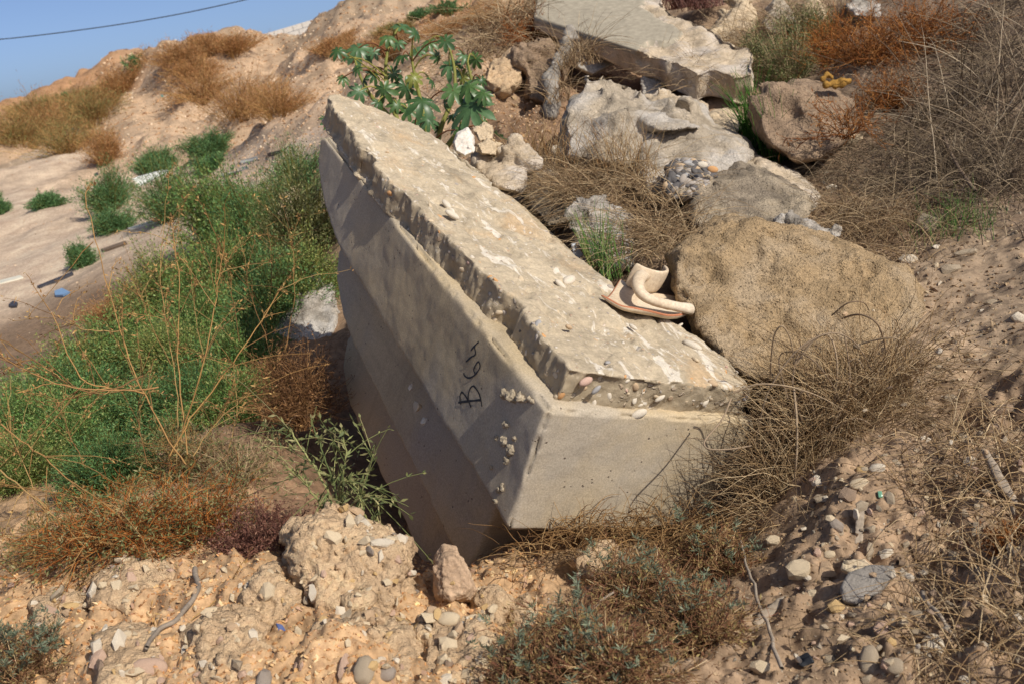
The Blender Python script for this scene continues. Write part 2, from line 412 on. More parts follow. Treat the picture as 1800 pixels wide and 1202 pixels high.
# ------------------------------------------------------------------ the big stepped concrete block
def camp(px, py, Z): return np.array([(px - 900) / FPX * Z, (601 - py) / FPX * Z, -Z])
_FL, _BL, _FR = camp(990, 640, 2.0), camp(573, 168, 3.2), camp(1310, 665, 2.3)
_u = (_BL - _FL) / np.linalg.norm(_BL - _FL)
_w = _FR - _FL; _w = _w - _u * (_u @ _w); _w /= np.linalg.norm(_w)
_n = np.cross(_w, _u)
BX = np.stack([RC @ _w, RC @ _u, RC @ _n], 1)          # block axes: x across, y along, z out of the top
BO = RC @ _FL + CAM
BLOCK_M = Matrix([[*BX[0], BO[0]], [*BX[1], BO[1]], [*BX[2], BO[2]], [0, 0, 0, 1]])
def blk(px, py, axis, off):
    """block coordinates of the place seen at a pixel on the block plane axis = off"""
    d = RC @ camp(px, py, 1.0); nn = BX[:, axis]
    t = ((BO + nn * off - CAM) @ nn) / (d @ nn)
    return (CAM + d * t - BO) @ BX
def prism(poly, lo, hi, axes):
    """poly in two block axes swept along the third"""
    k = [a for a in (0, 1, 2) if a not in axes][0]
    v = []
    for h in (lo, hi):
        for a, b in poly:
            q = [0, 0, 0]; q[axes[0]] = a; q[axes[1]] = b; q[k] = h; v.append(q)
    n = len(poly)
    f = [tuple(range(n)), tuple(range(2 * n - 1, n - 1, -1))] + [(i, i + n, (i + 1) % n + n, (i + 1) % n) for i in range(n)]
    me = mesh_from('prism', v, f)
    bm = bmesh.new(); bm.from_mesh(me); bmesh.ops.recalc_face_normals(bm, faces=bm.faces)
    bmesh.ops.triangulate(bm, faces=bm.faces); bm.to_mesh(me); bm.free()
    return me

def mat_cast():
    """smooth cast concrete, sandy grain, faint run marks and darker stains"""
    t = NT('cast_concrete'); co = t.coord()
    base = (.475, .378, .238)
    a = t.noise(co, 3.2, 6, 0.6, 0.5)
    c = t.ramp(a, [(0.28, mul(base, .74)), (0.5, base), (0.72, mul(base, 1.14))])
    st = t.noise(t.coord(1, (3, 1.2, 14)), 2.2, 4, 0.55)
    c = t.mix(t.ramp(st, [(0.5, 0.0), (0.72, .35)]), c, (.32, .26, .18))
    dr = t.noise(t.coord(1, (30, 30, 2.2)), 1.0, 5, 0.6)
    c = t.mix(t.ramp(dr, [(0.52, 0.0), (0.75, .38)]), c, (.30, .235, .155))
    gy = t.ramp(t.noise(co, 1.6, 5, 0.6, .7), [(0.42, 0.0), (0.6, .7)])
    c = t.mix(gy, c, (.37, .335, .285))
    g = t.noise(co, 260, 3, 0.7)
    c = t.mix(0.5, c, t.ramp(g, [(0.3, .28), (0.5, .5), (0.7, .75)]), 'OVERLAY')
    v = t.n('ShaderNodeTexVoronoi'); v.inputs['Scale'].default_value = 60; t.l(co, v.inputs['Vector'])
    pit = t.math('MULTIPLY', t.ramp(v.outputs['Distance'], [(0.10, 1.0), (0.2, 0.0)]), t.ramp(t.noise(co, 22, 2), [(0.57, 0.0), (0.60, 1.0)]))
    c = t.mix(pit, c, (.16, .13, .1))
    t.color(c)
    nb = t.bump(t.noise(co, 330, 4, 0.7), 0.5, 0.0012)
    nb = t.bump(t.noise(co, 9, 5, 0.6), 0.35, 0.006, nb)
    nb = t.bump(pit, 0.6, -0.003, nb)
    t.normal(nb); return t.m
def mat_rough():
    """weathered gritty concrete of the broken top, lime patches, rust tinge and fine aggregate"""
    t = NT('rough_concrete'); co = t.coord()
    base = (.47, .39, .275)
    a = t.noise(co, 7, 8, 0.7, 0.6)
    c = t.ramp(a, [(0.28, mul(base, .5)), (0.43, mul(base, .85)), (0.55, base), (0.72, mul(base, 1.25))])
    o = t.ramp(t.noise(co, 4.2, 6, 0.65, .8), [(0.53, 0.0), (0.66, .55)])
    c = t.mix(o, c, (.50, .33, .17))
    lime = t.ramp(t.noise(t.coord(1, (9, 3.2, 9)), 2.0, 5, 0.62, 1.0), [(0.57, 0.0), (0.62, .85)])
    c = t.mix(lime, c, (.66, .60, .5))
    v = t.n('ShaderNodeTexVoronoi'); v.inputs['Scale'].default_value = 75; t.l(co, v.inputs['Vector'])
    m = t.ramp(v.outputs['Distance'], [(0.22, 1.0), (0.32, 0.0)])
    sel = t.ramp(t.noise(co, 40, 2), [(0.54, 0.0), (0.57, 1.0)])
    hue = t.ramp(v.outputs['Color'], [(0.25, (.62, .55, .45)), (0.45, (.3, .27, .24)), (0.6, (.52, .33, .2)), (0.8, (.7, .64, .55))])
    agg = t.math('MULTIPLY', m, sel)
    c = t.mix(agg, c, hue)
    c = t.mix(0.4, c, t.ramp(t.noise(co, 120, 5, 0.75), [(0.3, .2), (0.7, .85)]), 'OVERLAY')
    t.color(c)
    nb = t.bump(t.noise(co, 90, 8, 0.78), 0.8, 0.003)
    nb = t.bump(t.noise(co, 16, 6, 0.7), 0.6, 0.008, nb)
    nb = t.bump(agg, 0.6, 0.004, nb)
    t.normal(nb); return t.m
M_CAST, M_ROUGH = mat_cast(), mat_rough()
def mat_fracture():
    """broken inner face of the concrete: grey-brown matrix crowded with aggregate"""
    t = NT('fractured_concrete'); co = t.coord()
    a = t.noise(co, 10, 8, 0.72, 0.5)
    c = t.ramp(a, [(0.25, (.28, .225, .155)), (0.5, (.40, .325, .22)), (0.75, (.50, .415, .29))])
    v = t.n('ShaderNodeTexVoronoi'); v.inputs['Scale'].default_value = 48; t.l(co, v.inputs['Vector'])
    m = t.ramp(v.outputs['Distance'], [(0.3, 1.0), (0.42, 0.0)])
    sel = t.ramp(t.noise(co, 30, 2), [(0.55, 0.0), (0.6, 1.0)])
    hue = t.ramp(v.outputs['Color'], [(0.2, (.56, .48, .37)), (0.4, (.36, .31, .25)), (0.6, (.48, .35, .23)), (0.8, (.60, .53, .43))])
    agg = t.math('MULTIPLY', m, sel)
    c = t.mix(agg, c, hue); t.color(c)
    nb = t.bump(t.noise(co, 80, 8, 0.78), 0.9, 0.004)
    nb = t.bump(agg, 0.8, 0.005, nb)
    t.normal(nb); return t.m
M_FRACT = mat_fracture()

block = empty('concrete_block', (0, 0, 0), 'huge stepped concrete block with B64 written on its shaded side', 'concrete block', kind='thing')
block.matrix_world = BLOCK_M
def course(name, poly, x0, x1, amp, edge, seed, voxel=.0062, chip=.012):
    """one cast step of the block: side outline (along, down) swept across; worn edges"""
    me = remeshed(prism(poly, x0, x1, (1, 2)), voxel)
    v = verts_of(me); v = laplace(me, v, 2, .5); put_verts(me, v); nr = normals_of(me)
    big = fbm(v + seed, 2.2, 3) * amp * 2.0 + fbm(v + seed, 9, 4) * amp
    # edges: where the normal is not along one axis
    ed = 1 - np.clip((np.abs(nr).max(1) - .80) / .18, 0, 1)
    bite = np.clip(fbm(v + seed + 9, 11, 5, .6) + .12, 0, 1) * chip * 2.2 + np.clip(fbm(v + seed + 50, 4.5, 3) - .12, 0, 1) * chip * 4
    v = v + nr * (big - ed * bite)[:, None]
    put_verts(me, v); smooth(me)
    return ob(name, me, M_CAST, block)
up = course('upper_course', [(-.05, -.075), (1.46, -.082), (1.50, -.10), (1.475, -.17), (1.40, -.225), (1.30, -.264), (1.13, -.305), (.5, -.335), (-.085, -.362)], -.03, .56, .004, 0, 3.1, chip=.02)
mid = course('middle_course', [(.055, -.33), (1.24, -.30), (1.26, -.38), (1.21, -.45), (1.11, -.505), (.97, -.535), (.7, -.56), (.2, -.605), (.06, -.62)], .036, .50, .004, 0, 7.7)
low = course('lower_course', [(.20, -.60), (1.12, -.50), (1.13, -.62), (1.10, -.70), (1.0, -.755), (.45, -.80), (.22, -.83)], .098, .44, .004, 0, 12.4)

# the rough broken layer on top
_left = [(1.66, .03), (1.62, -.002), (1.45, -.012), (1.25, -.028), (1.1, -.048), (.95, -.036), (.78, -.03), (.63, -.015), (.45, .0), (.33, .006), (.24, .022), (.12, .012), (.02, .004), (-.02, .0)]
_right = [(-.035, .12), (-.03, .3), (-.03, .53), (.06, .55), (.23, .525), (.36, .45), (.43, .415), (.65, .40), (.85, .385), (1.02, .368), (1.2, .366), (1.345, .352), (1.5, .30), (1.57, .235), (1.65, .144), (1.69, .08)]
def ragged(line, amp, seed):
    L = np.array(line); t = np.linspace(0, len(L) - 1, len(L) * 9); q = np.stack([np.interp(t, range(len(L)), L[:, k]) for k in (0, 1)], -1)
    p = np.column_stack([q, np.full(len(q), seed)]); off = fbm(p, 9, 3, .6) * amp + np.where(fbm(p + 40, 5, 2) > .16, amp * .9, 0) + fbm(p, 38, 2) * amp * .35
    q[:, 1] += off * (1 if seed < 2 else -1); return [tuple(x) for x in q]
_left = ragged(_left, .018, 1.3); _right = ragged(_right, .014, 2.7)
_pts = [(b, a) for a, b in _left + _right]
me = remeshed(prism(_pts, -.088, 0.0, (0, 1)), .0052)
v = verts_of(me); v = laplace(me, v, 2, .5); put_verts(me, v); nr = normals_of(me)
side = np.clip(1 - np.abs(nr[:, 2]), 0, 1)
topm = np.clip(nr[:, 2], 0, 1)
d = fbm(v, 5, 4) * .016 * topm + fbm(v + 5, 24, 4, .6) * .009 * topm + (.4 - worley(v * [1, .55, 1], 30)) * .006 * topm
rid = fbm(v * [1, 1, .6] + 2, 16, 5, .6)
# the undercut: recess the left flank below the top skin
flank = np.clip(-nr[:, 0], 0, 1) * side
depthf = np.clip((-v[:, 2] - .012) / .05, 0, 1)
d += side * rid * .021 - flank * depthf * (.004 + .028 * np.clip(fbm(v + 8, 6, 3), -.2, 1)) + side * (.45 - worley(v, 40)) * .003
d -= np.clip(-nr[:, 1], 0, 1) * side * (.004 + .01 * np.clip(fbm(v + 3, 20, 4), 0, 1))
sk0 = fbm(v * [1, .5, 1] + 31, 7, 4); skin = (np.clip((sk0 - .06) / .03, 0, 1) * .006 + np.clip(sk0, 0, 1) * .012) * topm      # a flaked upper skin
d -= skin
v = v + nr * d[:, None]; put_verts(me, v); smooth(me)
nr = normals_of(me)
top = ob('rough_top_layer', me, M_ROUGH, block)
me.materials.append(M_FRACT)
fn = np.empty(len(me.polygons) * 3, np.float32); me.polygons.foreach_get('normal', fn); fn = fn.reshape(-1, 3)
me.polygons.foreach_set('material_index', (fn[:, 2] < .35).astype(np.int32))
TOPV, TOPN = v, nr
def on_side(px, py, off=-.03): return blk(px, py, 0, off)
# pebbles standing in the broken concrete, each a part
def stone_mesh(seed, sub=2, angular=.5, squash=(1, .8, .6), name='stone'):
    r = np.random.default_rng(seed)
    bm = bmesh.new(); bmesh.ops.create_icosphere(bm, subdivisions=sub, radius=1.0)
    v = np.array([x.co[:] for x in bm.verts]); f = [tuple(x.index for x in p.verts) for p in bm.faces]; bm.free()
    for _ in range(int(3 + angular * 9)):
        nn = r.normal(size=3); nn /= np.linalg.norm(nn); lim = r.uniform(.5, .88) if angular > .3 else r.uniform(.8, 1)
        dd = v @ nn; v = v - np.outer(np.clip(dd - lim, 0, None), nn)
    v = v * (1 + .12 * fbm(v + seed, 1.3, 3)[:, None]) * np.array(squash)
    if angular > .5:     # broken stone: hull of a few scattered points
        n = 13 if sub < 2 else (17 if sub == 2 else 26)
        q = r.normal(size=(n, 3)); q /= np.linalg.norm(q, axis=1)[:, None]; q *= r.uniform(.78, 1.08, size=(n, 1)) * np.array(squash)
        bm = bmesh.new(); vs = [bm.verts.new(x) for x in q]; hr = bmesh.ops.convex_hull(bm, input=vs)
        bmesh.ops.delete(bm, geom=list({g for g in hr['geom_interior'] + hr['geom_unused'] if isinstance(g, bmesh.types.BMVert)}), context='VERTS')
        bm.verts.index_update(); v = np.array([x.co[:] for x in bm.verts]); f = [tuple(x.index for x in p.verts) for p in bm.faces]; bm.free()
    me = mesh_from(name, v, f); smooth(me, angular < .6)
    return me
PEB_MATS = [mat_stone('pebble_' + k, c, .75, 1.2, 14 if k != 'white' else 9, .25, .003) for k, c in dict(
    white=(.58, .51, .41), cream=(.52, .42, .29), grey=(.34, .30, .26), tan=(.45, .33, .21), orange=(.52, .29, .13), blue=(.33, .32, .31), dark=(.105, .098, .095), pink=(.50, .34, .27)).items()]
PEB = [stone_mesh(100 + k, 2, .1, (1, .75, .5), 'pebble') for k in range(6)]
_pc_cache = {}
def pebble_mesh(k, m):
    if (k, m) not in _pc_cache:
        c = PEB[k].copy(); c.materials.append(PEB_MATS[m]); _pc_cache[(k, m)] = c
    return _pc_cache[(k, m)]
def orient(z, rot):
    z = np.asarray(z, float); z = z / np.linalg.norm(z)
    a = np.cross(z, [0.3, 1, .2]); a /= np.linalg.norm(a); b = np.cross(z, a)
    x = math.cos(rot) * a + math.sin(rot) * b; y = np.cross(z, x)
    return x, y, z
def place(o, p, z, rot, s):
    x, y, z = orient(z, rot); s = np.broadcast_to(s, 3)
    o.matrix_local = Matrix([[x[0] * s[0], y[0] * s[1], z[0] * s[2], p[0]], [x[1] * s[0], y[1] * s[1], z[1] * s[2], p[1]], [x[2] * s[0], y[2] * s[1], z[2] * s[2], p[2]], [0, 0, 0, 1]])
pr = np.random.default_rng(21)
_front = np.where((TOPN[:, 1] < -.45) & (TOPV[:, 0] < .53) & (TOPV[:, 2] < -.006))[0]
_flank = np.where((TOPN[:, 0] < -.45) & (TOPV[:, 1] < .75))[0]
_toplip = np.where((TOPN[:, 2] > .7) & ((TOPV[:, 0] < .07) | (TOPV[:, 1] < .07)) & (TOPV[:, 1] < 1.2))[0]
_topall = np.where((TOPN[:, 2] > .7) & (TOPV[:, 1] < 1.5))[0]
for pool, cnt, smin, smax in ((_front, 60, .004, .011), (_flank, 34, .003, .010), (_toplip, 30, .004, .011), (_topall, 35, .004, .010)):
    for i in pr.choice(pool, cnt, replace=False):
        m = pr.choice(8, p=[.26, .26, .12, .16, .06, .05, .03, .06])
        o = ob('pebble', pebble_mesh(pr.integers(6), m), None, block)
        s = smin + (smax - smin) * pr.random() ** 2
        place(o, TOPV[i] - TOPN[i] * s * .22, TOPN[i] + pr.normal(size=3) * .25, pr.random() * 6.3, (s * 1.15, s, s))
# larger single pebbles seen in the photograph
for (px, py, ax, off, s, m) in ((693, 297, 2, -.01, .02, 0), (1123, 727, 1, -.045, .017, 0), (1113, 575, 2, 0, .011, 0), (1217, 607, 2, 0.004, .021, 0), (1195, 572, 2, 0, .008, 0),
                                (1000, 493, 2, 0, .022, 0), (985, 500, 2, 0, .015, 0), (1000, 575, 2, 0, .012, 3), (1030, 670, 1, -.03, .014, 7), (1048, 685, 1, -.035, .011, 5), (1160, 700, 1, -.03, .012, 0), (1222, 632, 2, 0, .014, 1), (785, 360, 2, 0, .016, 0), (795, 378, 2, 0, .018, 0), (832, 458, 2, -.006, .014, 0)):
    p = blk(px, py, ax, off); nn = [0, 0, 0]; nn[ax] = 1 if ax == 2 else -1
    o = ob('pebble', pebble_mesh(pr.integers(6), m), None, block); place(o, p, np.array(nn) + pr.normal(size=3) * .3, pr.random() * 6, (s * 1.2, s * .85, s * .9))
# mortar lumps and shell chips stuck to the shaded side
M_MORTAR = mat_stone('mortar_crumb', (.36, .30, .215), .6, 1.25, 20, .8, .006)
def blob(name, pts, sizes, seed, mat, parent, voxel, amp, fr):
    bm = bmesh.new()
    for p, s in zip(pts, sizes):
        bmesh.ops.create_icosphere(bm, subdivisions=2, radius=1.0, matrix=Matrix.Translation(Vector(p)) @ Matrix.Diagonal((*np.broadcast_to(s, 3), 1)))
    me = bpy.data.meshes.new(name); bm.to_mesh(me); bm.free()
    me = remeshed(me, voxel); v = verts_of(me); nr = normals_of(me)
    v = v + nr * (fbm(v + seed, fr, 4, .6) * amp)[:, None]; put_verts(me, v); smooth(me)
    return ob(name, me, mat, parent)
_pp = [on_side(px, py) for px, py in ((890, 693), (905, 696), (920, 698), (935, 702))]
blob('mortar_ledge', _pp, [(.014, .016, .012), (.024, .018, .011), (.018, .018, .008), (.010, .014, .004)], 3, M_MORTAR, block, .0022, .013, 70)
for (px, py, s) in ((889, 745, .010), (885, 775, .012), (897, 790, .013), (905, 770, .007), (873, 768, .006), (868, 880, .006), (877, 860, .007), (882, 853, .006), (862, 822, .005)):
    p = on_side(px, py); blob('mortar_crumb', [p, p + [0, pr.normal() * s * .6, pr.normal() * s * .8]], [(s * .7, s, s), (s * .6, s * .7, s * .8)], px, M_MORTAR, block, .0018, .008, 110)
for (px, py, s, m) in ((732, 714, .022, 1), (745, 740, .013, 0), (722, 680, .012, 0)):
    p = on_side(px, py, -.012); o = ob('stone_chip', None or stone_mesh(px, 2, .8, (.9, .75, .5)), PEB_MATS[m], block); place(o, p, (-1, -.2, .4), .6, s)
# the writing on the shaded side: marker strokes lying on the cast face
M_INK = mat_plain('black_marker_ink', (.012, .012, .016), .5, .2, .3)
UPV = verts_of(up.data); UPN = normals_of(up.data)
_sideidx = np.where(UPN[:, 0] < -.7)[0]
def surf_x(p):
    d = (UPV[_sideidx, 1] - p[1]) ** 2 + (UPV[_sideidx, 2] - p[2]) ** 2
    k = np.argpartition(d, 6)[:6]
    return UPV[_sideidx[k], 0].min()
def stroke(name, pix, parent, wid=.0046):
    P = [np.array(on_side(a, b)) for a, b in pix]
    # Catmull-Rom through the pen path
    Q = []
    for i in range(len(P) - 1):
        p0, p1, p2, p3 = P[max(i - 1, 0)], P[i], P[i + 1], P[min(i + 2, len(P) - 1)]
        for t in np.linspace(0, 1, 7)[:-1]:
            Q.append(.5 * (2 * p1 + (p2 - p0) * t + (2 * p0 - 5 * p1 + 4 * p2 - p3) * t * t + (3 * p1 - p0 - 3 * p2 + p3) * t ** 3))
    Q.append(P[-1]); Q = np.array(Q); Q[:, 0] = [surf_x(q) - .0012 for q in Q]
    T = np.gradient(Q, axis=0); T /= np.linalg.norm(T, axis=1)[:, None]
    S = np.cross(T, [1, 0, 0]); S /= np.linalg.norm(S, axis=1)[:, None]
    w = wid * (.75 + .35 * np.abs(np.sin(np.arange(len(Q)) * .37)))[:, None] * .5
    V = np.vstack([Q + S * w, Q - S * w]); n = len(Q)
    f = np.array([(i, i + 1, n + i + 1, n + i) for i in range(n - 1)])
    return ob(name, mesh_from(name, V, f), M_INK, parent)
letter_b = empty('letter_b'); letter_b.parent = block
stroke('stroke', [(806, 707), (825, 704.5), (846, 702.5)], letter_b, .0056)
stroke('stroke', [(810, 711), (809, 697), (812, 689), (817.5, 694), (824, 704), (828.5, 715.6)], letter_b)
stroke('stroke', [(824, 703), (824, 692.5), (827, 682.5), (832, 678), (837, 682.5), (844, 695), (848, 714)], letter_b)
digit_6 = empty('digit_six'); digit_6.parent = block
stroke('stroke', [(816, 655), (817.5, 660), (825, 664), (834, 660), (841, 652.5), (845, 644), (842.5, 636), (837.5, 641), (834, 650), (836, 656)], digit_6)
digit_4 = empty('digit_four'); digit_4.parent = block
stroke('stroke', [(820, 636), (830, 628), (837.5, 623), (837, 612.5), (836, 609)], digit_4)
stroke('stroke', [(830, 616), (836, 609), (843, 601)], digit_4)
# ------------------------------------------------------------------ rocks, slab, clods
def hull_from(polys):
    bm = bmesh.new()
    for pts in polys:
        vs = [bm.verts.new(p) for p in pts]
        r = bmesh.ops.convex_hull(bm, input=vs)
        bmesh.ops.delete(bm, geom=list({g for g in r['geom_interior'] + r['geom_unused'] if isinstance(g, bmesh.types.BMVert)}), context='VERTS')
    me = bpy.data.meshes.new('hull'); bm.to_mesh(me); bm.free(); return me
def rock_points(poly, zb, zt, thick, front=.6, back=.8, drop=0.0):
    poly = np.array(poly, float); y0, y1 = poly[:, 1].min(), poly[:, 1].max()
    c = poly.mean(0)
    def ring(k, dz):
        q = c + (poly - c) * k
        Z = zb + (zt - zb) * (y1 - q[:, 1]) / (y1 - y0) + dz
        return WV(q[:, 0], q[:, 1], Z)
    out = [ring(1, 0), ring(front, -thick * .5), ring((1 + front) / 2, -thick * .36), ring(back, thick * .5)]
    if drop: out.append(out[0] * 1 - [0, 0, drop])
    return np.vstack(out)
def rock(name, polys, zb, zt, thick, mat, label, cat='rock', voxel=None, amp=1.0, seed=0, front=.6, group=None, rough=1.0, ridged=False, drop=0.0, parent=None, crumb=0.0, dents=(), shards=16):
    if not hasattr(polys[0][0], '__len__'): polys = [polys]
    P = [rock_points(p, zb, zt, thick, front, drop=drop) for p in polys]
    allp = np.vstack(P); ext = np.ptp(allp, axis=0).max(); base = allp.mean(0); base[2] = allp[:, 2].min()
    if shards:           # fracture planes: angular pieces grown out of the body
        sr = np.random.default_rng(seed + 500); c0 = allp.mean(0)
        for _ in range(shards * len(P)):
            s0 = P[sr.integers(len(P))]; a, b = s0[sr.integers(len(s0))], s0[sr.integers(len(s0))]
            q = (a * sr.uniform(.35, 1) + b * (1 - sr.uniform(.35, 1))) if False else a + (b - a) * sr.uniform(0, .45); q = q + (c0 - q) * sr.uniform(.04, .3)
            rr = ext * (sr.uniform(.04, .13) if crumb >= .5 else sr.uniform(.07, .17)); w8 = sr.normal(size=(9, 3)); w8 /= np.linalg.norm(w8, axis=1)[:, None]
            P.append(q + w8 * rr * sr.uniform(.5, 1.1, size=(9, 1)))
    me = hull_from([p - base for p in P])
    me = remeshed(me, voxel or ext / 62)
    v = verts_of(me); v = laplace(me, v, 1, .5); put_verts(me, v); nr = normals_of(me)
    d = fbm(v + seed, 2.4 / ext, 4, .5, ridged=False) * .09 + (.45 - worley(v + seed, 4.5 / ext)) * .03 + (.45 - worley(v + seed + 3, 13 / ext)) * .016 * rough + fbm(v + seed + 5, 9 / ext, 5, .62, ridged=ridged) * .05 + fbm(v + seed + 9, 30 / ext, 3, .6) * .012 * rough
    cells = np.abs(fbm(v + seed + 20, 5 / ext, 3)); d -= np.clip(.06 - cells, 0, .06) * .5
    d = d * ext * .8 * amp
    if crumb: d = d + ((.5 - worley(v + seed, 15)) * .02 + (.5 - worley(v + seed + 2, 42)) * .012 + fbm(v + seed, 110, 3) * .003) * crumb
    for px, py, z, rad, dep in dents: d = d - dep * np.exp(-((v + base - W(px, py, z)) ** 2).sum(1) / rad ** 2)
    v = v + nr * d[:, None]; put_verts(me, v); smooth(me)
    o = ob(name, me, mat, parent, label, cat, group); o.location = base
    return o
M_SANDSTONE = mat_stone('yellow_sandstone', (.40, .285, .16), .6, 1.2, 13, 1.0, .014, .7, tint=(.44, .335, .215))
M_LIME = mat_stone('chalky_limestone', (.40, .335, .25), .5, 1.45, 11, 1.0, .014, .3, tint=(.50, .455, .395))
M_LIMETAN = mat_stone('tan_limestone', (.46, .37, .26), .5, 1.35, 12, .9, .01, .3, tint=(.50, .44, .37))
M_GREYROCK = mat_stone('grey_weathered_rock', (.33, .295, .25), .4, 1.7, 12, .9, .012, .4, tint=(.52, .49, .45))
M_DARKROCK = mat_stone('dark_lichened_rock', (.25, .205, .15), .35, 1.6, 12, 1.0, .014, .6, tint=(.42, .345, .245))
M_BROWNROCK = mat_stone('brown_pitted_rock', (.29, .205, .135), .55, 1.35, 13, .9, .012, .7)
M_TANROCK = mat_stone('pale_tan_rock', (.50, .395, .265), .6, 1.25, 8, .7, .008, .2)
M_WHITESTONE = mat_stone('white_stone', (.66, .60, .52), .75, 1.15, 10, .4, .005)
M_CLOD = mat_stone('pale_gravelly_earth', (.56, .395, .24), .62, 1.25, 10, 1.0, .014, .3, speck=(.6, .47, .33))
M_REDSTONE = mat_stone('pinkish_stone', (.45, .31, .2), .6, 1.3, 12, .7, .008, tint=(.53, .40, .27))
M_GREYCONC = mat_stone('grey_concrete', (.36, .33, .285), .7, 1.25, 6, .6, .006, .2)

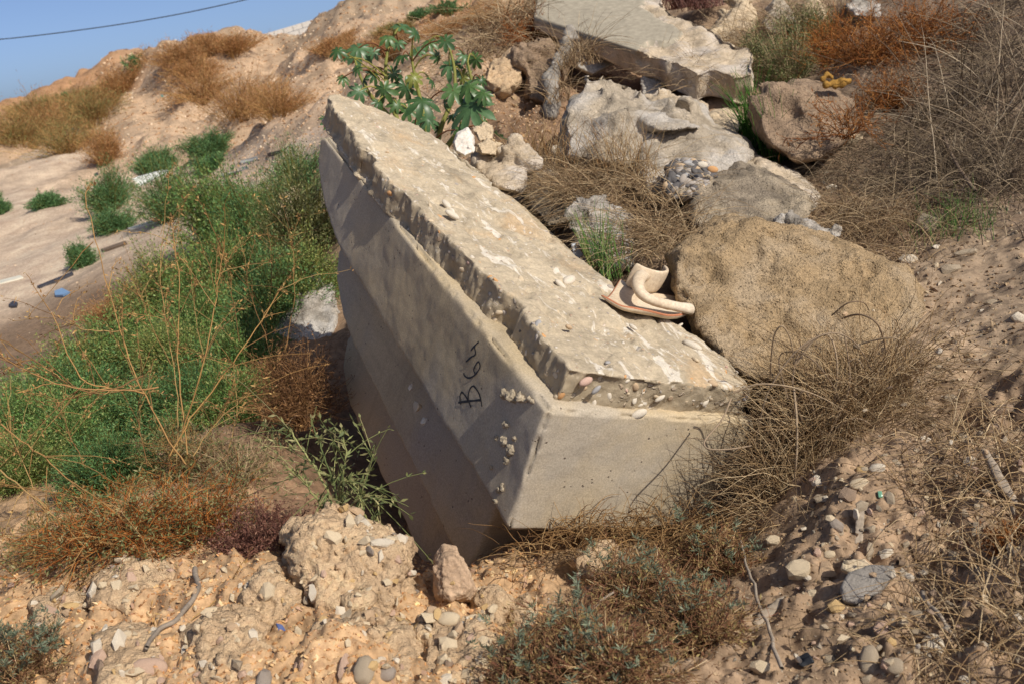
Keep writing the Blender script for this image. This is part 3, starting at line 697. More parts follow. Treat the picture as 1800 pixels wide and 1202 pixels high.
ROCKS = [
 ('boulder', [[(1172,450),(1188,425),(1255,376),(1305,384),(1400,430),(1425,560),(1390,700),(1320,690),(1262,640),(1215,568),(1180,505)],[(1255,378),(1300,379),(1420,400),(1500,423),(1560,450),(1605,488),(1634,535),(1625,595),(1560,690),(1400,700),(1330,560)]], 2.5, 2.85, .36, M_SANDSTONE, 'yellow sandstone boulder leaning on the near end of the big block', .8, 1),
 ('boulder', [[(983,210),(1000,172),(1040,146),(1072,150),(1120,172),(1170,200),(1145,225),(1125,245),(1108,300),(1010,292),(985,275)],[(1060,175),(1130,178),(1200,205),(1245,230),(1150,235)]], 3.75, 4.1, .5, M_LIME, 'white chalky end of the long split boulder with a grey pebble set in it', .65, 3),
 ('boulder', [(1115,240),(1140,207),(1180,198),(1250,225),(1310,250),(1330,275),(1315,300),(1250,345),(1180,372),(1125,345),(1112,285)], 3.55, 3.95, .5, M_LIME, 'middle hump of the split boulder above the dark pebble patch', .6, 5),
 ('boulder', [(1203,370),(1235,305),(1300,282),(1370,308),(1430,335),(1442,360),(1400,408),(1300,412),(1240,415),(1210,405)], 3.2, 3.6, .4, M_DARKROCK, 'dark lichened rock directly behind the yellow sandstone boulder', .7, 8),
 ('rock', [(1290,300),(1330,275),(1400,305),(1450,345),(1440,375),(1380,380),(1320,350)], 3.5, 3.75, .35, M_LIMETAN, 'tan back of the split boulder sloping toward the dry grass', .7, 9),
 ('rock', [(1003,400),(1018,362),(1045,345),(1078,352),(1112,378),(1122,405),(1112,475),(1060,490),(1028,455),(1005,435)], 3.0, 3.2, .28, M_GREYROCK, 'grey and white angular rock between block and combed dry grass', 1.0, 12),
 ('rock', [(912,310),(935,286),(985,303),(1030,332),(1015,390),(960,405),(922,360)], 3.35, 3.65, .3, M_DARKROCK, 'brown rock half hidden under straw beside the block top', .9, 14),
 ('rock', [(828,275),(860,262),(900,277),(928,302),(920,345),(880,335),(842,308)], 3.3, 3.6, .25, M_LIMETAN, 'low tan rock touching the far edge of the block', .9, 15),
 ('stone', [(795,252),(803,234),(822,225),(833,240),(834,268),(817,277),(800,268)], 3.28, 3.34, .09, M_WHITESTONE, 'smooth white stone standing on the far edge of the block', .5, 16),
 ('rock', [(833,228),(853,214),(868,224),(867,246),(842,250)], 3.5, 3.55, .1, M_TANROCK, 'small tan rock behind the white stone, upper of two', .8, 17),
 ('rock', [(838,255),(858,242),(876,254),(873,275),(846,272)], 3.42, 3.47, .1, M_TANROCK, 'small tan rock behind the white stone, lower of two', .8, 18),
 ('boulder', [(1325,202),(1345,175),(1385,150),(1420,146),(1470,155),(1502,190),(1497,250),(1450,285),(1400,290),(1350,262),(1328,232)], 3.75, 4.0, .45, M_BROWNROCK, 'brown pitted boulder under the orange twigs', .7, 20),
 ('rock', [(1225,212),(1250,193),(1280,189),(1305,205),(1310,230),(1290,242),(1250,230)], 4.15, 4.3, .25, M_TANROCK, 'rounded pale rock between split boulder and brown boulder', .6, 22),
 ('rock', [(1128,184),(1160,167),(1215,171),(1246,186),(1242,205),(1190,212),(1145,205)], 4.45, 4.65, .3, M_LIMETAN, 'flat tan rock in front of the concrete prop under the slab', .6, 23),
 ('rock', [(1240,62),(1275,22),(1308,-2),(1332,30),(1335,72),(1290,85)], 5.6, 5.8, .4, M_TANROCK, 'ochre angular rock above the broken slab edge', .8, 24),
 ('rock', [(1335,44),(1360,4),(1382,4),(1414,42),(1406,60),(1350,62)], 5.5, 5.65, .3, M_LIME, 'white and orange pointed rock beside the ochre rock', .8, 26),
 ('rock', [(1403,14),(1430,-8),(1455,18),(1453,45),(1415,46)], 5.45, 5.6, .25, M_TANROCK, 'small pale rock at the edge of the orange brush', .9, 27),
 ('rock', [(1480,10),(1510,-10),(1560,-5),(1580,20),(1540,35),(1500,30)], 5.2, 5.35, .25, M_GREYROCK, 'greyish rock inside the orange twigs at the top edge', .9, 28),
 ('rock', [(1445,345),(1480,320),(1510,330),(1500,360),(1460,368)], 3.5, 3.6, .1, M_GREYROCK, 'small grey rock at the tail of the split boulder', .9, 29),
 ('rock', [(1340,415),(1370,385),(1430,390),(1480,415),(1440,430),(1380,430)], 3.0, 3.15, .2, M_GREYROCK, 'rough grey stone showing above the sandstone boulder back', 1.0, 30),
 ('rock', [(483,385),(492,340),(515,325),(540,340),(530,385),(500,395)], 6.3, 6.45, .3, M_TANROCK, 'pale rock half buried among the green shrubs', .9, 31),
 ('rock', [(470,590),(500,545),(545,505),(590,490),(600,560),(590,610),(520,610)], 4.2, 4.5, .4, M_GREYROCK, 'grey white rock left of the block behind brown brush', .8, 33),
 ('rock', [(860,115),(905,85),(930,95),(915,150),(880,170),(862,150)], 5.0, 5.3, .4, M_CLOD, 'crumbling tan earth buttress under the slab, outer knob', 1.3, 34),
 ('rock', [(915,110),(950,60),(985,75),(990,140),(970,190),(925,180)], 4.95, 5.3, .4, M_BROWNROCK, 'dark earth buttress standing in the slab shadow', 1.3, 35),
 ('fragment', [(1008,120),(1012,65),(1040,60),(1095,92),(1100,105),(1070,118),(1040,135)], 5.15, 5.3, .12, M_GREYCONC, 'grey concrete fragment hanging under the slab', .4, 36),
 ('concrete_prop', [(1126,172),(1130,112),(1165,112),(1168,172)], 4.95, 5.0, .2, M_GREYCONC, 'short concrete stub propping up the broken slab', .5, 37),
]
for nm, poly, zb, zt, th, mt, lb, amp, sd in ROCKS:
    rock(nm, poly, zb, zt, th, mt, lb, voxel=.009 if sd == 1 else None, crumb=.3 if sd == 1 else 0, shards=0 if sd == 1 else (8 if sd in (3, 5, 8, 9) else 14), front=.86, dents=((1250, 462, 2.48, .055, .085), (1268, 490, 2.46, .03, .03), (1310, 500, 2.45, .03, .02), (1370, 540, 2.4, .03, .02)) if sd == 1 else (), cat={'boulder': 'boulder', 'stone': 'stone', 'fragment': 'concrete', 'concrete_prop': 'concrete'}.get(nm, 'rock'), amp=amp, seed=sd)

# grey pebble set in the white end of the boulder and the cemented pebble patch
sp = np.random.default_rng(5)
def loose(px, py, Z, s, m, name='pebble', label=None, cat=None, parent=None, tilt=(0, -.5, .8), group=None):
    o = ob(name, pebble_mesh(sp.integers(6), m), None, parent, label, cat, group)
    place(o, W(px, py, Z), np.array(tilt) + sp.normal(size=3) * .25, sp.random() * 6, (s * 1.2, s, s * .9)); return o
loose(1081, 218, 3.66, .042, 2, 'pebble', 'oval grey pebble stuck in the white boulder face', 'pebble', tilt=(0, -1, .2))
loose(982, 268, 3.75, .03, 0, 'pebble', 'small white pebble at the foot of the white boulder face', 'pebble', tilt=(0, -1, .2))
cp = empty('pebble_conglomerate', W(1210, 310, 3.3), 'dark patch of cemented round pebbles on the split boulder', 'conglomerate')
_b = rock_points([(1160, 335), (1175, 290), (1205, 275), (1250, 288), (1258, 310), (1235, 345), (1190, 350)], 3.2, 3.42, .12)
_me = remeshed(hull_from([_b - np.array(cp.location)]), .012); ob('matrix', _me, M_DARKROCK, cp)
_v, _nn = verts_of(_me), normals_of(_me); _fac = np.where((_nn @ (CAM - np.array(cp.location))) > .5)[0]
for i in sp.choice(_fac, 150, replace=False):
    o = ob('pebble', pebble_mesh(sp.integers(6), sp.choice([6, 6, 6, 2, 6, 2, 5, 3])), None, cp)
    s = .007 + .015 * sp.random(); place(o, _v[i], _nn[i] + sp.normal(size=3) * .3, sp.random() * 6, (s * 1.2, s, s))
for px, py, m in ((1253, 298, 4), (1200, 315, 2), (1235, 290, 0), (1213, 335, 0)):
    p = W(px, py, 3.2) - np.array(cp.location); o = ob('pebble', pebble_mesh(sp.integers(6), m), None, cp); place(o, p, (0, -1, .4), sp.random() * 6, (.018, .015, .013))

# the broken slab above: smooth cast face, ragged broken end
_sp = np.array([W(938, 30, 5.35), W(1112, 86, 4.85), W(1130, -40, 5.75)])
_sn = np.cross(_sp[1] - _sp[0], _sp[2] - _sp[0]); _sn /= np.linalg.norm(_sn)
if _sn @ (CAM - _sp[0]) < 0: _sn = -_sn
def on_slab(px, py):
    d = W(px, py, 1.0) - CAM; return CAM + d * (((_sp[0] - CAM) @ _sn) / (d @ _sn))
_so = [on_slab(*p) for p in ((938, 30), (950, -60), (1130, -60), (1180, 15), (1260, 50), (1330, 88), (1326, 128), (1290, 132), (1250, 118), (1225, 128), (1185, 108), (1112, 86))]
_sc = np.mean(_so, 0)
_sx = _so[11] - _so[0]; _sx -= _sn * (_sx @ _sn); _sx /= np.linalg.norm(_sx); _sy = np.cross(_sn, _sx)
SM = Matrix([[*(_sx[i], _sy[i], _sn[i]), _sc[i]] for i in range(3)] + [[0, 0, 0, 1]])
SB = np.stack([_sx, _sy, _sn], 1)
_q = [(p - _sc) @ SB for p in _so]
me = remeshed(prism([(a, b) for a, b, _ in _q], -.17, 0, (0, 1)), .011)
v = verts_of(me); v = laplace(me, v, 2); put_verts(me, v); nr = normals_of(me)
_tr = [(on_slab(*p) - _sc) @ SB for p in ((1125, -60), (1140, 12), (1200, 62), (1112, 88))]
_d = _tr[2][:2] - _tr[1][:2]
# thin edge at the left, thick at the right; broken zone right of a ragged line
lin = [(on_slab(*p) - _sc) @ SB for p in ((1100, -60), (1150, 30), (1185, 62), (1108, 92))]
def right_of(pts):
    out = np.full(len(pts), 1e9)
    s = np.zeros(len(pts), bool)
    # polygon of the smooth face
    poly = np.array([(on_slab(*p) - _sc) @ SB for p in ((925, 30), (930, -80), (1118, -80), (1128, 10), (1170, 40), (1207, 58), (1180, 70), (1160, 74), (1140, 72), (1112, 100))])[:, :2]
    x, y = pts[:, 0], pts[:, 1]; j = len(poly) - 1
    for i in range(len(poly)):
        c = ((poly[i, 1] > y) != (poly[j, 1] > y)) & (x < (poly[j, 0] - poly[i, 0]) * (y - poly[i, 1]) / (poly[j, 1] - poly[i, 1] + 1e-12) + poly[i, 0])
        s ^= c; j = i
    return ~s
jit = v + np.stack([fbm(v, 8, 4), fbm(v + 7, 8, 4), np.zeros(len(v))], -1) * .06
br = right_of(jit).astype(float)
xl = v[:, 0] - v[:, 0].min(); thin = np.clip(1 - xl / (np.ptp(v[:, 0]) * .8), 0, 1) ** .6
v[:, 2] *= np.where(v[:, 2] < -.02, 1 - .82 * thin, 1)
d = br * (fbm(v + 3, 5, 4, .55) * .03 - .02 + (.45 - worley(v, 11)) * .035) + fbm(v + 1, 2, 2) * .006
v = v + nr * d[:, None]; put_verts(me, v); smooth(me)
slab = empty('concrete_slab', (0, 0, 0), 'tilted broken concrete slab with smooth face jutting over the gully', 'concrete slab', kind='thing')
slab.matrix_world = SM
M_SLABFACE = mat_stone('smooth_slab_concrete', (.31, .275, .21), .88, 1.1, 3, .3, .003, .1)
so_ = ob('slab_body', me, M_SLABFACE, slab); me.materials.append(M_LIMETAN)
vi = np.empty(len(me.polygons) * 4, np.int32) if all(len(p.vertices) == 4 for p in me.polygons) else None
fc = np.empty(len(me.polygons) * 3, np.float32); me.polygons.foreach_get('center', fc); fc = fc.reshape(-1, 3).astype(float)
fj = fc + np.stack([fbm(fc, 8, 4), fbm(fc + 7, 8, 4), np.zeros(len(fc))], -1) * .06
me.polygons.foreach_set('material_index', (right_of(fj) | (fc[:, 2] < -.03)).astype(np.int32))

# ---------------------------------------------------------------- foreground clods of gravelly earth, stones set in them
STONES = [stone_mesh(300 + k, 2, .75, (1, .8, .62)) for k in range(10)]
ST_MATS = [mat_stone('gravel_' + k, c, .7, 1.25, 22, .5, .004) for k, c in dict(
    pale=(.58, .46, .31), cream=(.62, .53, .41), tan=(.47, .33, .205), grey=(.36, .29, .205), pink=(.48, .33, .24), ochre=(.53, .36, .17), brown=(.30, .215, .15), bluegrey=(.30, .25, .205)).items()]
_sc_cache = {}
def st_mesh(k, m):
    if (k, m) not in _sc_cache:
        c = STONES[k].copy(); c.materials.append(ST_MATS[m]); _sc_cache[(k, m)] = c
    return _sc_cache[(k, m)]
CLODS = [
 ([[(500,940),(520,918),(545,930),(580,905),(602,925),(640,945),(690,940),(727,948),(728,990),(716,1060),(690,1100),(640,1115),(575,1095),(530,1060),(505,1000)]], 1.86, 1.98, .24, M_CLOD, 'tall pale clod of gravelly earth with a white stone on its crest', 1.3, 41, 120),
 ([(415,1048),(440,1018),(482,998),(512,1012),(540,1050),(562,1095),(540,1150),(480,1125),(440,1085)], 1.82, 1.92, .18, M_CLOD, 'crumbly tan clod with loose pebbles on its left flank below the brush', 1.3, 43, 60),
 ([(560,1105),(620,1088),(700,1092),(740,1110),(740,1230),(560,1230)], 1.6, 1.74, .2, M_CLOD, 'low clod of earth holding a long grey cobble', 1.2, 45, 60),
 ([(730,1110),(780,1085),(850,1105),(885,1150),(870,1235),(730,1235)], 1.58, 1.76, .2, M_CLOD, 'crumbling clod below the upright pinkish stone', 1.2, 46, 70),
 ([(330,1118),(390,1085),(450,1100),(485,1150),(470,1235),(330,1235)], 1.64, 1.8, .2, M_CLOD, 'tan clod between the flat purple cobble and the tall clod', 1.2, 47, 55),
 ([(826,1045),(868,1028),(902,1058),(892,1115),(842,1118)], 1.82, 1.88, .12, M_CLOD, 'small reddish lump of earth right of the upright stone', 1.3, 48, 12),
 ([(888,1078),(928,1040),(948,1078),(925,1112),(895,1112)], 1.82, 1.88, .1, M_CLOD, 'split pale lump of earth at the edge of the dry creeper', 1.2, 49, 8),
 ([(1000,985),(1030,955),(1080,958),(1100,985),(1080,1020),(1020,1020)], 1.98, 2.05, .12, M_CLOD, 'cracked earth lump in the shade below the block end', 1.3, 50, 8),
 ([(160,1015),(230,985),(310,990),(350,1030),(310,1080),(200,1080),(150,1060)], 1.98, 2.12, .14, M_CLOD, 'low pale clod left of the dark root', 1.1, 52, 40),
 ([(60,1060),(110,1035),(160,1060),(170,1110),(110,1130),(60,1110)], 1.98, 2.1, .12, M_CLOD, 'small pale clod above the bluish plant in the corner', 1.1, 53, 25),
 ([(170,1120),(240,1100),(300,1120),(290,1235),(170,1235)], 1.66, 1.84, .16, M_CLOD, 'pebbly clod left of the flat purple cobble', 1.1, 54, 45),
]
cr = np.random.default_rng(31)
clod_obs = []
for poly, zb, zt, th, mt, lb, amp, sd, cnt in CLODS:
    o = rock('earth_clod', poly, zb, zt, th, mt, lb, 'clod', amp=amp * 1.1, seed=sd, ridged=True, front=.7, voxel=.005, crumb=.5, shards=62)
    v, nn = verts_of(o.data), normals_of(o.data)
    facing = np.where((nn @ (CAM - np.array(o.location)) > .15))[0]
    for i in cr.choice(facing, min(cnt, len(facing)), replace=False):
        m = cr.choice(8, p=[.33, .17, .16, .08, .1, .1, .03, .03]); s = .005 + .016 * cr.random() ** 2.6
        p = ob('stone', st_mesh(cr.integers(10), m), None, o)
        place(p, v[i] + nn[i] * s * .2, nn[i] + cr.normal(size=3) * .5, cr.random() * 6, (s * 1.25, s, s * .85))
    clod_obs.append(o)
# ------------------------------------------------------------------ plant building blocks
class Mass:
    """gathers strands (thin tapering stems) and leaves, then becomes one mesh with a colour per piece"""
    def __init__(s): s.v, s.f, s.c, s.n = [], [], [], 0
    def strands(s, P, r0, r1, col, sides=3):
        P = np.asarray(P, float)
        if P.ndim == 2: P = P[None]
        N, M, _ = P.shape
        r0 = np.broadcast_to(np.asarray(r0, float), (N,)); r1 = np.broadcast_to(np.asarray(r1, float), (N,))
        T = np.gradient(P, axis=1); T /= np.linalg.norm(T, axis=2)[..., None] + 1e-9
        ref = np.where(np.abs(T[..., 2:3]) > .9, np.array([1., 0, 0]), np.array([0, 0, 1.]))
        A = np.cross(T, ref); A /= np.linalg.norm(A, axis=2)[..., None] + 1e-9; B = np.cross(T, A)
        rad = r0[:, None] + (r1 - r0)[:, None] * np.linspace(0, 1, M)[None]
        V = np.stack([P + rad[..., None] * (math.cos(a) * A + math.sin(a) * B) for a in np.arange(sides) * 2 * math.pi / sides], 2)
        idx = np.arange(N * M * sides).reshape(N, M, sides) + s.n
        a, b = idx[:, :-1], idx[:, 1:]
        F = np.stack([a, np.roll(a, -1, 2), np.roll(b, -1, 2), b], -1).reshape(-1, 4)
        s.v.append(V.reshape(-1, 3)); s.f.append(F); s.n += N * M * sides
        col = np.broadcast_to(np.asarray(col, float), (N, 3)); s.c.append(np.repeat(col, M * sides, 0))
    def leaves(s, P, D, L, Wd, col, nrm=None):
        """diamond leaves at P pointing along D"""
        P = np.asarray(P, float); N = len(P); D = D / (np.linalg.norm(D, axis=1)[:, None] + 1e-9)
        if nrm is None: nrm = rng.normal(size=(N, 3))
        S = np.cross(D, nrm); S /= np.linalg.norm(S, axis=1)[:, None] + 1e-9
        L = np.broadcast_to(np.asarray(L, float), (N,))[:, None]; Wd = np.broadcast_to(np.asarray(Wd, float), (N,))[:, None]
        V = np.stack([P, P + D * L * .45 + S * Wd * .5, P + D * L, P + D * L * .45 - S * Wd * .5], 1)
        F = np.arange(N * 4).reshape(N, 4) + s.n
        s.v.append(V.reshape(-1, 3)); s.f.append(F); s.n += N * 4
        col = np.broadcast_to(np.asarray(col, float), (N, 3)); s.c.append(np.repeat(col, 4, 0))
    def build(s, name, mat, parent=None, origin=None, **kw):
        V = np.vstack(s.v)
        if origin is not None: V = V - np.asarray(origin)
        me = mesh_from(name, V, np.vstack(s.f)); set_col(me, np.vstack(s.c)); smooth(me)
        return ob(name, me, mat, parent, **kw)
M_STRAW = mat_attr('dry_straw', .75, 0.15, .25)
M_TWIG = mat_attr('dry_twig', .85, 0.0, .15)
M_LEAF = mat_attr('green_leaf', .6, 0.25, .3, .15)
def hexes(*h): return [rgb(x) for x in h]
PAL = dict(
    straw=hexes('b29a78', 'a48a67', '8f7656', 'c2ab88', '7a634a'),
    brown=hexes('7d5b3c', '8f6a45', '6a4a31', 'a17c55', '583d2b'),
    greystraw=hexes('9a8870', '857560', 'b0a088', '6b5d4d', '5a4d40'),
    orange=hexes('a9662f', 'b9763a', '8f5125', '9c5f33', '7c4a26'),
    rust=hexes('8f5a30', 'a06a38', '7a4a28', '6a4426', 'b07d48'),
    green=hexes('648a46', '72964a', '547744', '889e5c', '4a6a39', '9ba664'),
    green2=hexes('5a804a', '688e52', '4e7344', '78985c', '45663e'),
    green3=hexes('768c4a', '869850', '647b42', '9aa25c', 'aaa466', '58703c'),
    vine=hexes('b39770', 'a08560', 'c4aa82', '8a6e50', 'd0b892'),
    feather=hexes('557a48', '638753', '496c40', '759560', '5f8056'),
    bluegreen=hexes('5f8a78', '6f9a85', '4f7566', '7fa78f', '587a68'),
    olive=hexes('6c6a35', '7d7a40', '565a2c', '8a7f45', '5f5a30'),
    drygreen=hexes('7a8050', '8a8a5a', '6a7045', '9a9468', '5d6840'),
    purple=hexes('7d5548', '8c6152', '6a463c', '95705c', '5c3c34'),
    brush=hexes('bb8a5c', 'b07d4e', 'c4986a', 'a07444', 'ab8a5c'),
    olivebrush=hexes('928352', '80804a', 'a58a58', '747c48', 'ad8c5a'),
    weed=hexes('b08a55', 'a58050', '98744a', '8a6842', 'b3935f'),
    bank=hexes('9a886c', '80705a', '62554a', '4a3f35', 'b5a184'),
)
def pick(pal, n, jit=.12):
    p = np.array(PAL[pal] if isinstance(pal, str) else pal)
    c = p[rng.integers(len(p), size=n)]
    return np.clip(c * (1 + rng.normal(size=(n, 1)) * jit), 0.004, 1)
UP = np.array([0, 0, 1.0])
def tuft(m, c, n, h, spread, pal, r=.0012, lean=(0, 0, 0), droop=.5, M=6, hv=.4, wob=.0, tilt=.6):
    """n blades rising from a disc at c, falling over by droop"""
    c = np.asarray(c, float)
    root = c + np.stack([rng.normal(size=n) * spread, rng.normal(size=n) * spread, np.zeros(n)], -1)
    root[:, 2] = ground_z(root[:, 0], root[:, 1]) - .01 if c.ndim == 1 and not getattr(tuft, 'free', False) else root[:, 2]
    az = rng.random(n) * 2 * math.pi
    d = np.stack([np.cos(az), np.sin(az), np.zeros(n)], -1) * (tilt * rng.random(n)[:, None] ** .7) + UP + np.asarray(lean)
    d /= np.linalg.norm(d, axis=1)[:, None]
    L = h * (1 - hv + 2 * hv * rng.random(n))
    t = np.linspace(0, 1, M)
    out = d * [1, 1, 0]; out /= np.linalg.norm(out, axis=1)[:, None] + 1e-6
    dr = droop * (.3 + rng.random(n))
    P = root[:, None] + L[:, None, None] * (d[:, None] * t[None, :, None] + (out * .5 - UP * .8)[:, None] * (dr[:, None] * t[None] ** 2)[..., None])
    if wob: P = P + np.cumsum(rng.normal(size=P.shape) * wob, 1) * t[None, :, None]
    m.strands(P, r * (.7 + .6 * rng.random(n)), r * .3, pick(pal, n))
    return P
def twigs(m, c, n, rx, h, pal, r=.002, kids=4, M=7, wob=.04, flat=1.0, lean=(0, 0, 0), kid_pal=None, kid_len=.45, grand=0):
    """a bushy tangle: n stems from c spreading over radius rx and height h, with side twigs; returns twig points and directions"""
    c = np.asarray(c, float)
    az = rng.random(n) * 2 * math.pi; rad = np.sqrt(rng.random(n)) * rx
    end = np.stack([np.cos(az) * rad, np.sin(az) * rad, h * flat * (1.05 - .75 * (rad / rx) ** 2) * (.5 + .55 * rng.random(n))], -1) + np.asarray(lean) * h
    t = np.linspace(0, 1, M); S = np.linalg.norm(end, axis=1)
    root = c + rng.normal(size=(n, 3)) * [rx * .12, rx * .12, 0]
    P = root[:, None] + end[:, None] * np.stack([t, t, t ** .8], -1)[None]
    P = P + np.cumsum(rng.normal(size=P.shape) * wob, 1) * S[:, None, None] * t[None, :, None]
    m.strands(P, r, r * .35, pick(pal, n))
    tips, dirs = [P[:, M // 2:].reshape(-1, 3)], [np.gradient(P, axis=1)[:, M // 2:].reshape(-1, 3)]
    par, pl, rr = P, S, r * .6
    for g in range(1 + grand):
        k = kids if g == 0 else 2
        N = len(par) * k
        src = np.repeat(np.arange(len(par)), k); j = rng.integers(M // 3, M - 1, size=N) if g == 0 else rng.integers(2, 5, size=N)
        base = par[src, j]; dd = np.gradient(par, axis=1)[src, j]; dd /= np.linalg.norm(dd, axis=1)[:, None] + 1e-9
        dv = dd + rng.normal(size=(N, 3)) * .75; dv /= np.linalg.norm(dv, axis=1)[:, None]
        L = pl[src] * kid_len * (.4 + .8 * rng.random(N))
        tt = np.linspace(0, 1, 5)
        Q = base[:, None] + dv[:, None] * (L[:, None] * tt[None])[..., None]
        Q = Q + np.cumsum(rng.normal(size=Q.shape) * wob, 1) * L[:, None, None] * tt[None, :, None]
        m.strands(Q, rr, rr * .4, pick(kid_pal or pal, N))
        tips.append(Q[:, 1:].reshape(-1, 3)); dirs.append(np.gradient(Q, axis=1)[:, 1:].reshape(-1, 3))
        par, pl, rr = Q, L, rr * .7
    return np.vstack(tips), np.vstack(dirs)
def leaf_on(m, tips, dirs, n, L, Wd, pal, jit=.0, spread=.8):
    i = rng.integers(len(tips), size=n)
    D = dirs[i] / (np.linalg.norm(dirs[i], axis=1)[:, None] + 1e-9) + rng.normal(size=(n, 3)) * spread
    m.leaves(tips[i] + rng.normal(size=(n, 3)) * jit, D, L * (.6 + .8 * rng.random(n)), Wd * (.6 + .8 * rng.random(n)), pick(pal, n))
def shrub(name, px, py, wpx, hpx, pal, label, cat='shrub', group=None, sprigs=220, per=26, leaf=(2.6, 1.0), stem='brown', flat=1.0, Z=None, tall=1.0, fuzz=.05):
    """a dome of feathery sprigs; wpx = half width, hpx = height in the photograph"""
    g = ground_hit(px, py) if Z is None else W(px, py, Z)
    z = float(depth_of(g)); k = z / FPX; rx, h = wpx * k, hpx * k * 1.02
    root = empty(name, g, label, cat, group)
    n = sprigs; az = rng.random(n) * 2 * math.pi; rad = np.sqrt(rng.random(n)) * rx
    lump = .66 + .85 * (perlin(np.stack([np.cos(az) * 1.6 + px * .37, np.sin(az) * 1.6, rad / rx * 1.5], -1)) + .35)
    end = np.stack([np.cos(az) * rad * lump, np.sin(az) * rad * lump, h * np.sqrt(np.clip(1 - (rad / rx) ** 2, .03, 1)) * lump * (.72 + .4 * rng.random(n)) * tall], -1)
    gx = end[:, :2] + g[:2]
    low = ground_z(gx[:, 0], gx[:, 1]) - g[2]
    t = np.linspace(0, 1, 6)
    start = end * [.35, .35, 0]; start[:, 2] = (ground_z(start[:, 0] + g[0], start[:, 1] + g[1]) - g[2])
    end[:, 2] = np.maximum(end[:, 2], low + .15 * h)
    P = start[:, None] + (end - start)[:, None] * np.stack([t ** 1.2, t ** 1.2, t ** .8], -1)[None]
    P = P + np.cumsum(rng.normal(size=P.shape) * fuzz * .4, 1) * h * t[None, :, None]
    ms = Mass(); ms.strands(P, max(.0009, .45 * k), .3 * k, pick(stem, n)); ms.build('stem', M_TWIG, root)
    N = n * per; i = rng.integers(n, size=N); u = .25 + .78 * rng.random(N) ** .8
    j = np.clip((u * 5).astype(int), 0, 4); f = (u * 5 - j)[:, None]
    pos = P[i, j] * (1 - f) + P[i, j + 1] * f + rng.normal(size=(N, 3)) * fuzz * h
    dr = (P[i, j + 1] - P[i, j]); dr /= np.linalg.norm(dr, axis=1)[:, None] + 1e-9
    ml = Mass(); ml.leaves(pos, dr + rng.normal(size=(N, 3)) * .6, leaf[0] * k * (.5 + rng.random(N)), leaf[1] * k * (.6 + .8 * rng.random(N)), pick(pal, N, .16))
    ml.build('foliage', M_LEAF, root)
    return root
# ------------------------------------------------------------------ the broken pottery on the block
M_POT = mat_stone('buff_pottery', (.56, .445, .315), .85, 1.12, 12, .25, .0015, tint=(.60, .50, .38))
M_POTRED = mat_stone('red_broken_pottery', (.42, .17, .09), .8, 1.2, 30, .4, .002)
pot = empty('pottery_sherd', (0, 0, 0), 'broken buff jar neck with its handle lying in a curved sherd on the block', 'pottery')
pot.parent = None
pot.matrix_world = BLOCK_M @ Matrix.Translation(Vector(blk(1125, 525, 2, 0)))
PO = np.array(blk(1125, 525, 2, 0))
def pt(px, py, h): return np.array(blk(px, py, 2, h)) - PO
def loft(name, rings, thick, mat, parent, closed=False, edge=None):
    """a wall through rings of points, given thickness"""
    R_ = np.array(rings); a, b, _ = R_.shape
    idx = np.arange(a * b).reshape(a, b)
    f = np.stack([idx[:-1, :-1], idx[1:, :-1], idx[1:, 1:], idx[:-1, 1:]], -1).reshape(-1, 4)
    me = mesh_from(name, R_.reshape(-1, 3), f)
    o = ob(name, me, mat, parent)
    if edge: me.materials.append(edge)
    sd = o.modifiers.new('s', 'SOLIDIFY'); sd.thickness = thick; sd.offset = 0; sd.material_offset_rim = 1 if edge else 0
    su = o.modifiers.new('u', 'SUBSURF'); su.levels = su.render_levels = 2
    smooth(me); return o
# curved base sherd: a shallow dish whose near rim is ragged
fr = [(1050, 512), (1072, 524), (1092, 535), (1110, 538), (1130, 541), (1150, 546), (1172, 551), (1195, 552), (1212, 546)]
up_h = [.012, .018, .022, .024, .026, .028, .028, .026, .024]
rag = [0, .003, -.002, .004, 0, .003, -.003, .002, 0]
ring_rim = [pt(a, b + 2, hh) + [0, 0, r * .6] for (a, b), hh, r in zip(fr, up_h, rag)]
fb = [(1064, 528), (1078, 541), (1092, 549), (1112, 553), (1130, 556), (1150, 559), (1170, 562), (1188, 562), (1203, 556)]
ring_mid = [pt(a, b, .006) for a, b in fb]
ring_bot = [pt(a + 12, b - 16, .002) for a, b in fb]
ring_back = [pt(a + 22, b - 32, .004) for a, b in fb]
ring_far = [pt(a + 26, b - 40, .012) for a, b in fb]
loft('body_sherd', [ring_rim, ring_mid, ring_bot, ring_back, ring_far], .009, M_POT, pot, edge=M_POTRED)
# the neck: a stub of a round wall standing on the sherd, open above and below
na = np.linspace(math.radians(178), math.radians(352), 13)
wv = pt(1185, 510, 0) - pt(1095, 510, 0); wl = np.linalg.norm(wv); ex = wv / wl; ey = np.cross([0, 0, 1], ex)
nc = pt(1136, 512, .012) + ey * .03
rings = []
for hh, rr in ((.002, .054), (.02, .057), (.04, .058), (.055, .057), (.066, .054)):
    rings.append([nc + ex * math.cos(a) * rr * 1.02 + ey * math.sin(a) * rr * .8 + np.array([0, 0, hh + .008 * math.sin(a * 2.3) * (hh > .07)]) + ex * hh * .12 for a in na])
loft('neck', rings, .010, M_POT, pot)
hp = [pt(1134, 482, .056), pt(1124, 487, .062), pt(1120, 500, .060), pt(1124, 515, .052), pt(1140, 527, .045), pt(1165, 534, .04), pt(1188, 539, .038), pt(1213, 544, .036)]
hp = np.array(hp); ts = np.linspace(0, len(hp) - 1, 22); hs = np.stack([np.interp(ts, range(len(hp)), hp[:, k]) for k in range(3)], -1)
for _ in range(3): hs[1:-1] = (hs[:-2] + hs[1:-1] * 2 + hs[2:]) / 4
